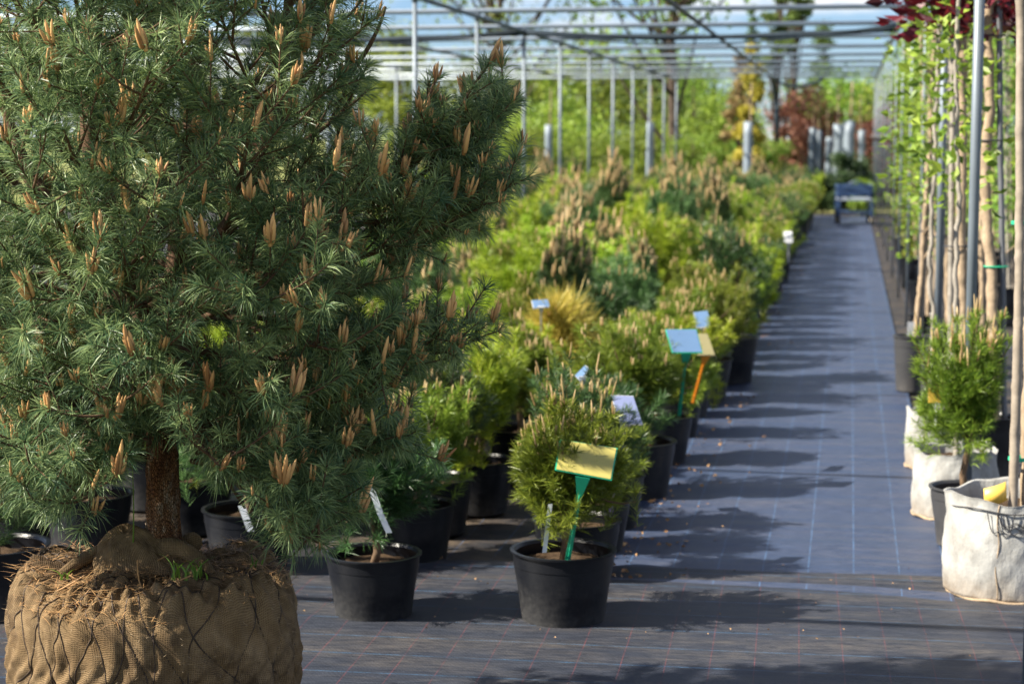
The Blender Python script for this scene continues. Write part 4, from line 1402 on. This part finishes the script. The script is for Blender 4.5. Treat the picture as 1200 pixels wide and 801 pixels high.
for q, (px, py, r, h, tx, tr, tm, sdx, sm, lm_, nlv, lab_) in enumerate(trees):
    p = at_z(px, py); d_ = depth(p); rg = R(300 + q)
    t_ = thing('staked_tree', tuple(p), lab_, 'potted tree', 'staked trees on the right')
    pot_parts(t_, r, r * .82, h, 'pot_grey' if q < 2 else 'pot')
    yt = -40 if lm_ == 'leaf_maroon' else 25 if q < 2 else 20 + (rg.random() * 40)
    c = MB()
    base = np.array([0, 0, h * .8]) + RIGHT * r * .3
    top = at_d(tx, yt, d_) - p
    tp = trunk_tube(c, base, top, tr, tr * .75, rg, .003)
    if lm_ == 'leaf_maroon':
        for s_ in range(7):
            k_ = int(len(tp) * rg.uniform(.84, .98))
            e = tp[k_] + unit([rg.normal(), rg.normal(), 1.2]) * rg.uniform(.15, .4)
            c.tube(bez(tp[k_], tp[k_] * .5 + e * .5 + rg.normal(0, .02, 3), e, 6), np.linspace(tr * .6, tr * .2, 6), 6)
    else:
        for s_ in range(10):
            k_ = int(len(tp) * rg.uniform(.25, .98))
            e = tp[k_] + unit([rg.normal(), rg.normal(), 1.0]) * rg.uniform(.12, .3)
            c.tube(bez(tp[k_], tp[k_] * .5 + e * .5 + rg.normal(0, .02, 3), e, 6), np.linspace(tr * .5, tr * .2, 6), 5)
    c.build('trunk', tm, t_, True)
    c = MB()
    sb = base + RIGHT * sdx * d_ / F; stp = at_d(tx + sdx, yt - (0 if q < 2 else -10), d_) - p
    if sm == 'cane':
        cane_tube(c, sb, stp, .009, rg)
    else:
        c.tube(pole_line(sb, stp, 30, .0008, rg), .013 if sm == 'galv' else .015, 12)
    c.build('stake', sm if sm != 'galv' else 'galv_dark', t_, True)
    if q < 9:
        for f_ in (.35, .62, .84):
            k_ = int(len(tp) * f_)
            c = MB()
            m0 = tp[k_] + RIGHT * sdx * d_ / F / 2
            hem = np.linspace(0, 2 * PI, 20)
            rx = abs(sdx) * d_ / F / 2 + tr * 1.2
            c.tube(np.stack([m0 + E_R * rx * np.cos(x) + E_F * (tr * 1.25) * np.sin(x) for x in hem]), .004, 5)
            c.build('tie', 'tie_green' if (q in (3, 4) and f_ < .5) else 'tie_dark', t_, True)
    c = MB()
    if lm_ == 'leaf_maroon':
        k_ = tp[int(len(tp) * .86):]
        leafy(c, k_, int(nlv * 1.0), .165, .085, rg)
    else:
        lo = .40 if q < 4 else .62 if q > 15 else .22
        leafy(c, tp[int(len(tp) * lo):], int(nlv * 1.15), .065 + .0018 * d_, .026 + .0009 * d_, rg)
    c.build('crown', lm_, t_, False, True)
# white label standing in the tall black pot
p = at_z(1066, 459); d_ = depth(p)
o = at_d(1071, 400, d_ - .03)
lab = thing('plant_label', tuple(o), 'square white plant label standing in the tall black pot', 'plant label')
RM = np.array([RIGHT, HFWD, [0, 0, 1]]).T
c = MB(); c.box((0, 0, .075), (.078, .003, .080), RM); c.build('panel', 'sign_white', lab)
c = MB(); c.box((0, 0, -.005), (.016, .003, .078), RM); c.build('stem', 'sign_white', lab)

# ------------------------------------------------------------------ roof frame of pipes over the field
ROOF = 2.64
fr = thing('roof_frame', (-3.5, 20, 0), 'grey pipe frame of slim posts and beams spanning the pine field', 'pipe frame')
O = np.array([-3.5, 20, 0.0])
ys = [17.65 + 2.6 * k for k in range(-5, 9)]
for X in (-11.4, -7.45, -3.5, 0.46):
    for yv in ys:
        px, py = pix((X, yv, 1.6))
        if px < -30 or px > 1230:
            continue
        c = MB(); r = .0195 if X < 0 or yv < 12 else .011
        c.tube([np.array([X, yv, 0.0]) - O, np.array([X, yv, ROOF]) - O], r, 14)
        c.tube([np.array([X, yv, ROOF - .07]) - O, np.array([X, yv, ROOF + .0]) - O], r * 1.35, 14)
        c.build('post', 'galv', fr, True)
for yv in ys:
    c = MB()
    c.tube([np.array([-12.5, yv + .003, ROOF + .022]) - O, np.array([0.50, yv + .003, ROOF + .022]) - O], .024, 12)
    c.build('cross_beam', 'galv_beam', fr, True)
for X in (-9.4, -7.45, -5.45, -3.5, -1.52, 0.46):
    c = MB()
    c.tube([np.array([X + .004, 4.2 if X > 0 else ys[4] - .06, ROOF - .03]) - O, np.array([X + .004, ys[-1] + .06, ROOF - .03]) - O], .021, 12)
    c.build('long_beam', 'galv_dark' if X in (-1.52, -5.45, -9.4) else 'galv', fr, True)
c = MB(); c.tube([np.array([.40, 21.0, 1.47]) - O, np.array([.40, ys[-1], 1.47]) - O], .02, 10); c.build('side_rail', 'galv_dark', fr, True)
# rolled shade net hung under the second beam
YN = ys[6] - .07
sn = thing('shade_net', (-3.5, YN, ROOF - .05), 'dark rolled shade net tied along the roof beam above the field', 'shade net')
c = MB()
xs = np.linspace(-11.5, .45, 120)
sag = .055 * np.abs(np.sin((xs + 3.5) / 3.95 * PI)) ** .8
c.tube(np.stack([xs + 3.5, np.zeros_like(xs), -sag * 1.3 + .01], -1), .026 + .012 * np.sin(xs * 2.3) ** 2, 10)
c.build('net_roll', 'net', sn, True)
c = MB()
for a0 in (-11.4, -7.45, -3.5):
    t = np.linspace(0, 1, 24)
    c.tube(np.stack([a0 + 3.95 * t + 3.5, np.full(24, -.05), .0 - .16 * np.sin(PI * t) ** 1.0 + .05 * t], -1), .011, 7)
c.build('cord', 'net', sn, True)
yE = ys[-1]
hr = thing('hanging_net', (-1.55, yE, ROOF), 'dark net end hanging down from the far end of the middle roof beam', 'shade net')
c = MB()
c.tube(bez((0, -1.0, -.02), (0.02, -.1, -.04), (.06, 0, -.5), 14), .045, 8)
c.tube([(.06, 0, -.45), (.07, 0, -.8), (.10, 0.02, -1.3)], [.05, .06, .03], 8)
c.tube(bez((0.06, 0, -.06), (.5, 0, -.32), (1.0, 0, .0), 16), .03, 8)
c.build('net_end', 'net', hr, True)

# ------------------------------------------------------------------ background trees


def tree_proto(name, cat, h, tr, z0, rx, nclump, per, leaf, lmat, seed, label, bark='far_bark', shape='round', squash=.55):
    rng = R(seed)
    root = thing(name, (0, 0, 0), label, cat)
    c = MB(); t = MB()
    top = np.array([rng.normal(0, .1), rng.normal(0, .1), h * .93])
    tp = pole_line(np.array([0, 0, -.05]), top, 14, .03 * h / 5, rng)
    t.tube(tp, np.linspace(tr, tr * .2, 14), 8)
    cen = []
    zc, hz = (z0 + h) / 2, (h - z0) / 2
    for q in range(nclump):
        d = unit(rng.normal(size=3)) * (1 - .6 * rng.random() ** 1.6)
        z = zc + d[2] * hz
        f = (z - z0) / (h - z0)
        w = rx if shape == 'round' else rx * (1.08 - f) if shape == 'cone' else rx * (1.0 - .25 * f)
        p = np.array([d[0] * w, d[1] * w, z])
        cen.append(p)
        k_ = min(13, max(0, int((z - .25 * rng.random() * h) / h * 13)))
        t.tube(bez(tp[k_], tp[k_] * .4 + p * .6 + np.array([0, 0, -.05 * h]), p, 6), np.linspace(tr * .35, tr * .08, 6), 5, False)
        cs = rng.uniform(.55, 1.25) * rx * squash * .82 / (nclump / 14) ** .33
        n_ = int(per * rng.uniform(.6, 1.3))
        cc = p + rng.normal(0, 1, (n_, 3)) * np.array([cs, cs, cs * .7]) * .55
        leaves(c, cc, rng.normal(size=(n_, 3)) + np.array([0, 0, -.2]), leaf, rng)
    t.build('trunk', bark, root, True)
    c.build('crown', lmat, root, False, True)
    return root


def place(proto, px, Dd, label, sc=1.0, group='trees beyond the field', rz=None, zt=0.0):
    p = at_d(px, 158, Dd)
    loc = (p[0], p[1], zt - 0.03)
    rz = rng.uniform(0, 6.28) if rz is None else rz
    if proto.name not in placed:
        placed.add(proto.name)
        proto.location = loc; proto.rotation_euler = (0, 0, rz); proto.scale = (sc,) * 3
        return tag(proto, label, None, group)
    return copy_tree(proto, loc, rz, sc, label, group)


tgA = tree_proto('broadleaf_tree', 'tree', 4.6, .10, .5, 1.9, 17, 270, .17, 'leaf_green', 71, 'x')
tgB = tree_proto('broadleaf_tree', 'tree', 4.2, .10, .3, 2.2, 17, 270, .18, 'leaf_green', 72, 'x')
tgC = tree_proto('broadleaf_tree', 'tree', 5.0, .12, .6, 2.0, 17, 270, .18, 'leaf_deep', 73, 'x')
tL = tree_proto('lime_tree', 'tree', 3.6, .09, .4, 1.5, 22, 240, .14, 'leaf_lime', 74, 'x')
tall = tree_proto('tall_tree', 'tree', 9.0, .16, 3.2, 2.6, 34, 120, .16, 'leaf_green', 75, 'x')
con = tree_proto('dark_conifer', 'conifer', 6.6, .09, .9, .75, 40, 120, .12, 'leaf_deep', 76, 'x', shape='cone')
pop = tree_proto('columnar_tree', 'tree', 8.5, .10, 2.6, .42, 34, 110, .12, 'leaf_deep', 79, 'x', shape='col')
red = tree_proto('copper_beech', 'tree', 3.2, .08, .35, .85, 26, 300, .11, 'leaf_red', 77, 'x', shape='col')
yel = tree_proto('golden_conifer', 'conifer', 3.5, .06, .5, .34, 30, 130, .10, 'leaf_yellow', 78, 'x', shape='cone')
tan = tree_proto('tan_conifer', 'conifer', 3.4, .06, .3, .42, 30, 140, .10, 'leaf_tan', 80, 'x', shape='cone')
for pr, px, Dd, sc, lab_ in [
    (tgA, 470, 52, .92, 'rounded green tree behind the big pine arm'), (tgB, 535, 56, .86, 'wide green tree between the big pine arm and the second roof post'),
    (tgC, 590, 60, .86, 'dark green tree left of the third visible roof post'), (tgB, 655, 50, .80, 'pale green tree behind the third and fourth roof posts'),
    (tgA, 705, 56, .92, 'green tree behind the group of slim roof posts'), (tgC, 752, 62, .90, 'deep green tree left of the tall dark trunk'),
    (tgB, 815, 60, .80, 'green tree right of the tall dark trunk'), (tgA, 838, 70, .85, 'distant green tree left of the golden conifer'),
    (tgC, 400, 55, 1.0, 'dark green tree seen through gaps of the big pine'), (tgA, 310, 55, 1.0, 'green tree hidden behind the upper crown of the big pine'),
    (tgB, 220, 55, 1.0, 'wide tree hidden behind the big pine crown'), (tgA, 120, 52, 1.05, 'green tree behind the left part of the big pine'), (tgC, 20, 50, 1.05, 'dark green tree at the left photo edge'),
    (tgB, 850, 85, .8, 'hazy green tree far behind the golden conifer'), (tgA, 780, 80, 1.1, 'far green tree behind the tall dark trunk'),
    (tgB, 640, 82, 1.15, 'far wide tree on the horizon behind the posts'),
    (tL, 985, 50, .92, 'bright green tree between the copper beech and the post row'), (tL, 1018, 56, 1.0, 'bright green tree behind the post row'),
    (tgA, 1085, 48, .8, 'green tree behind the first right roof posts'), (tgB, 1110, 42, .82, 'wide green tree behind the maroon leafed trunks'), (tgC, 1165, 40, .85, 'dark green tree behind the bamboo cane'),
    (tL, 1165, 32, .75, 'lime tree between the maroon leafed trunks and the bamboo cane, far back'), (tL, 1190, 26, .62, 'lime tree behind the bamboo cane, nearest of the right trees'), (tgA, 1200, 30, .80, 'green tree at the right photo edge'),
    (tall, 786, 40, .92, 'tall tree with bare dark trunk and airy crown above the beams'), (tall, 585, 52, 1.0, 'tall airy tree whose top shows above the beams by the big pine'),
    (pop, 907, 52, .95, 'thin dark tree, left one of the dark pair above the sky gap'), (pop, 927, 50, 1.05, 'thin dark tree, right one of the dark pair beside the copper beech'),
    (con, 962, 62, .86, 'dark pointed conifer above the copper beech'), (pop, 880, 75, .8, 'small thin dark tree far left of the dark pair'),
    (red, 941, 42, .88, 'red brown beech with rounded crown at the end of the field'), (red, 956, 46, .72, 'smaller red brown beech behind the pale tubes'),
    (red, 1036, 40, .75, 'red brown tree showing between the far posts'),
    (yel, 880, 38, 1.0, 'bright golden conifer at the end of the field'), (tan, 866, 39, 1.0, 'tan brown conifer left of the golden conifer'),
]:
    place(pr, px, Dd, lab_, sc)

# round dark bush and small lime bush at the end of the path, low hedge plants
bu = tree_proto('round_bush', 'bush', .95, .04, .05, .46, 30, 420, .045, 'leaf_bush', 81, 'x', squash=.5)
place(bu, 990, 36.5, 'round dark clipped bush at the end of the path', 1.2, 'bushes at the end of the path')
place(bu, 965, 36.2, 'smaller dark bush left of the round clipped bush', .8, 'bushes at the end of the path')
lb = tree_proto('lime_bush', 'bush', .9, .03, .05, .30, 20, 300, .05, 'leaf_lime', 82, 'x')
place(lb, 1012, 35.0, 'small lime bush right of the round dark bush', .85, 'bushes at the end of the path')
gb = tree_proto('young_shrub', 'shrub', 1.5, .03, .05, .55, 26, 240, .06, 'leaf_green', 83, 'x')
for q in range(26):
    px = 470 + q * 18.5 + rng.normal(0, 4)
    place(gb, px, rng.uniform(37.5, 43), 'green shrub in the loose hedge behind the pine field', rng.uniform(.8, 1.15), 'shrubs in the hedge behind the field')
for q, px in enumerate([1112, 1124, 1136, 1148, 1160, 1172, 1184, 1198]):
    place(gb, px, 20 + (q * 7 % 5) * 1.6, 'green shrub in the loose hedge on the right', rng.uniform(.8, 1.1), 'shrubs in the right hedge')

# pale sleeves round young trees at the far end
sl_ = None
for q, (px, Dd, h, lab_) in enumerate([(877, 36.5, 1.75, 'pale tree sleeve beside the golden conifer'), (952, 41, 1.65, 'pale tree sleeve, first of the row beside the copper beech'),
                                       (960, 41, 1.6, 'pale tree sleeve, second of the row beside the copper beech'), (972, 40, 1.45, 'short pale tree sleeve in the middle of the far row'),
                                       (983, 39, 1.72, 'pale tree sleeve left of the widest far sleeve'), (995, 38, 1.78, 'widest pale tree sleeve above the blue cart'),
                                       (643, 38, 1.7, 'pale tree sleeve between the roof posts on the left'), (762, 38, 1.75, 'pale tree sleeve left of the tall dark trunk'),
                                       (1186, 24, 1.75, 'pale tree sleeve between bamboo cane and brown trunk'), (1010, 39, 1.6, 'pale tree sleeve by the post row')]):
    p = at_d(px, 158, Dd); p[2] = 0
    if sl_ is None:
        sl_ = thing('sleeved_tree', tuple(p), lab_, 'wrapped tree', 'trees in pale sleeves')
        c = MB(); c.lathe([(0, .02), (.085, .02), (.09, .3), (.092, 1.0), (.086, 1.5), (.088, 1.74), (.08, 1.74), (.075, 1.3), (0, 1.3)], 20,
                          wob=lambda a, r_, z_, i: (r_ * (1 + .05 * np.sin(3 * a + i)), z_))
        c.build('sleeve', 'sleeve', sl_, True)
        c = MB(); c.tube(pole_line(np.array([0, 0, 0]), np.array([.05, 0, 2.5]), 10, .006, R(4)), np.linspace(.025, .012, 10), 8)
        c.build('trunk', 'trunk_tan', sl_, True)
        c = MB(); leafy(c, [np.array([.05, 0, z]) for z in np.linspace(2.0, 2.5, 6)], 60, .12, .07, R(5)); c.build('crown', 'leaf_green', sl_, False, True)
        sl_.scale = (1, 1, h / 1.74)
    else:
        o = copy_tree(sl_, tuple(p), q * 1.1, 1.0, lab_)
        o.scale = ((1.3, 1.3, h / 1.74) if 'widest' in lab_ else (.85, .85, h / 1.74))

# ------------------------------------------------------------------ blue cart at the far end of the path
pc = at_z(1000, 262)
ct = thing('trolley', tuple(pc), 'dark blue two tier trolley standing at the far end of the path', 'trolley', None, YAW * .4)
c = MB(); c.box((0, 0, .42), (.56, .80, .03)); c.build('upper_deck', 'cart_bright', ct)
c = MB(); c.box((0, 0, .20), (.52, .76, .025)); c.build('lower_deck', 'cart_blue', ct)
c = MB()
for sy in (-.40, .40):
    for zz in (.50, .57, .64):
        c.box((0, sy, zz), (.58, .022, .045))
for sx in (-.285, .285):
    for zz in (.50, .64):
        c.box((sx, 0, zz), (.022, .76, .045))
c.build('side_rails', 'cart_blue', ct)
for sx in (-.27, .27):
    for sy in (-.375, .375):
        c = MB(); c.box((sx, sy, .385), (.045, .045, .55)); c.build('leg', 'cart_blue', ct)
        w = MB(); w.tube([(sx - .018, sy, .075), (sx + .018, sy, .075)], .07, 18); wl = w.build('wheel', 'rubber', ct, True)
        w = MB(); w.tube([(sx - .022, sy, .075), (sx + .022, sy, .075)], .035, 14); w.build('hub', 'hub', wl, True)
c = MB(); c.tube(bez((-.2, -.41, .60), (0, -.56, .86), (.2, -.41, .60), 14), .013, 8); c.build('handle', 'cart_blue', ct, True)

# scraps of dry leaf on the path, along the left pots
lf = MB()
rl = R(66)
n = 420
yy = 6.2 + 20 * rl.random(n) ** 1.4
xx = -.80 + np.abs(rl.normal(0, .16, n))
cc = np.stack([xx, yy, np.full(n, .016)], -1)
dd = np.stack([rl.normal(size=n), rl.normal(size=n), rl.normal(0, .12, n)], -1)
leaves(lf, cc, dd, .022, rl)
n = 120       # crumbs and needles dropped round the front pots
cc = np.stack([rl.uniform(-3.0, .5, n), 5.35 + rl.gamma(1.6, .35, n), np.full(n, .022)], -1)
leaves(lf, cc, np.stack([rl.normal(size=n), rl.normal(size=n), rl.normal(0, .1, n)], -1), .009, rl)
tag(lf.build('leaf_litter', 'litter', None, False, True), 'dry brown scraps of leaf along the left edge of the path', 'litter', None, 'stuff')

# ------------------------------------------------------------------ camera, light, sky
cam = bpy.data.cameras.new('camera')
co_ = bpy.data.objects.new('camera', cam); COL.objects.link(co_)
cam.sensor_width = 36; cam.lens = F / 1200 * 36
cam.clip_start, cam.clip_end = .05, 2000
from mathutils import Matrix
co_.matrix_world = Matrix(((RIGHT[0], UP[0], -FWD[0], EYE[0]), (RIGHT[1], UP[1], -FWD[1], EYE[1]), (RIGHT[2], UP[2], -FWD[2], EYE[2]), (0, 0, 0, 1)))
cam.dof.use_dof = True
cam.dof.focus_distance = 4.25
cam.dof.aperture_fstop = 4.9
scene.camera = co_

sl = bpy.data.lights.new('sun', 'SUN')
sl.energy = 5.0; sl.angle = math.radians(.55); sl.color = (1.0, .92, .78)
so = bpy.data.objects.new('sun', sl); COL.objects.link(so)
so.rotation_euler = Vector(tuple(SUN)).to_track_quat('Z', 'Y').to_euler()

w = bpy.data.worlds.new('World'); scene.world = w; w.use_nodes = True
nt = w.node_tree; nt.nodes.clear()
N = nt.nodes.new
out = N('ShaderNodeOutputWorld'); bg = N('ShaderNodeBackground')
sky = N('ShaderNodeTexSky'); sky.sky_type = 'NISHITA'; sky.sun_disc = False
sky.sun_elevation = SUN_E; sky.sun_rotation = math.atan2(SUN[0], SUN[1])
sky.air_density = 1.0; sky.dust_density = .25; sky.ozone_density = 2.0
tc = N('ShaderNodeTexCoord'); mp = N('ShaderNodeMapping'); mp.inputs['Scale'].default_value = (5, 5, 16)
nz = N('ShaderNodeTexNoise'); nz.inputs['Scale'].default_value = 1.5; nz.inputs['Detail'].default_value = 7; nz.inputs['Roughness'].default_value = .55
rp = N('ShaderNodeValToRGB'); rp.color_ramp.elements[0].position = .46; rp.color_ramp.elements[1].position = .60
mx = N('ShaderNodeMix'); mx.data_type = 'RGBA'
mx.inputs[7].default_value = (7.0, 7.1, 7.3, 1)
tn = N('ShaderNodeMix'); tn.data_type = 'RGBA'; tn.blend_type = 'MULTIPLY'; tn.inputs[0].default_value = 1.0; tn.inputs[7].default_value = (.54, .68, .96, 1)
nt.links.new(tc.outputs['Generated'], mp.inputs[0]); nt.links.new(mp.outputs[0], nz.inputs['Vector']); nt.links.new(nz.outputs['Fac'], rp.inputs[0])
nt.links.new(rp.outputs[0], mx.inputs[0]); nt.links.new(sky.outputs[0], tn.inputs[6]); nt.links.new(tn.outputs[2], mx.inputs[6]); nt.links.new(mx.outputs[2], bg.inputs[0])
bg.inputs[1].default_value = .055
nt.links.new(bg.outputs[0], out.inputs[0])

vs = scene.view_settings
vs.view_transform = 'Standard'; vs.look = 'None'; vs.exposure = 1.55; vs.gamma = 1; vs.use_curve_mapping = False
cy = scene.cycles
scene.render.filter_size = 1.2
cy.use_denoising = True
try:
    cy.denoiser = 'OPENIMAGEDENOISE'; cy.denoising_input_passes = 'RGB_ALBEDO_NORMAL'; cy.denoising_prefilter = 'ACCURATE'
except Exception:
    pass
cy.max_bounces = 6; cy.diffuse_bounces = 3; cy.glossy_bounces = 2; cy.transmission_bounces = 3; cy.transparent_max_bounces = 8
cy.use_adaptive_sampling = True; cy.adaptive_threshold = .01
cy.sample_clamp_indirect = 6
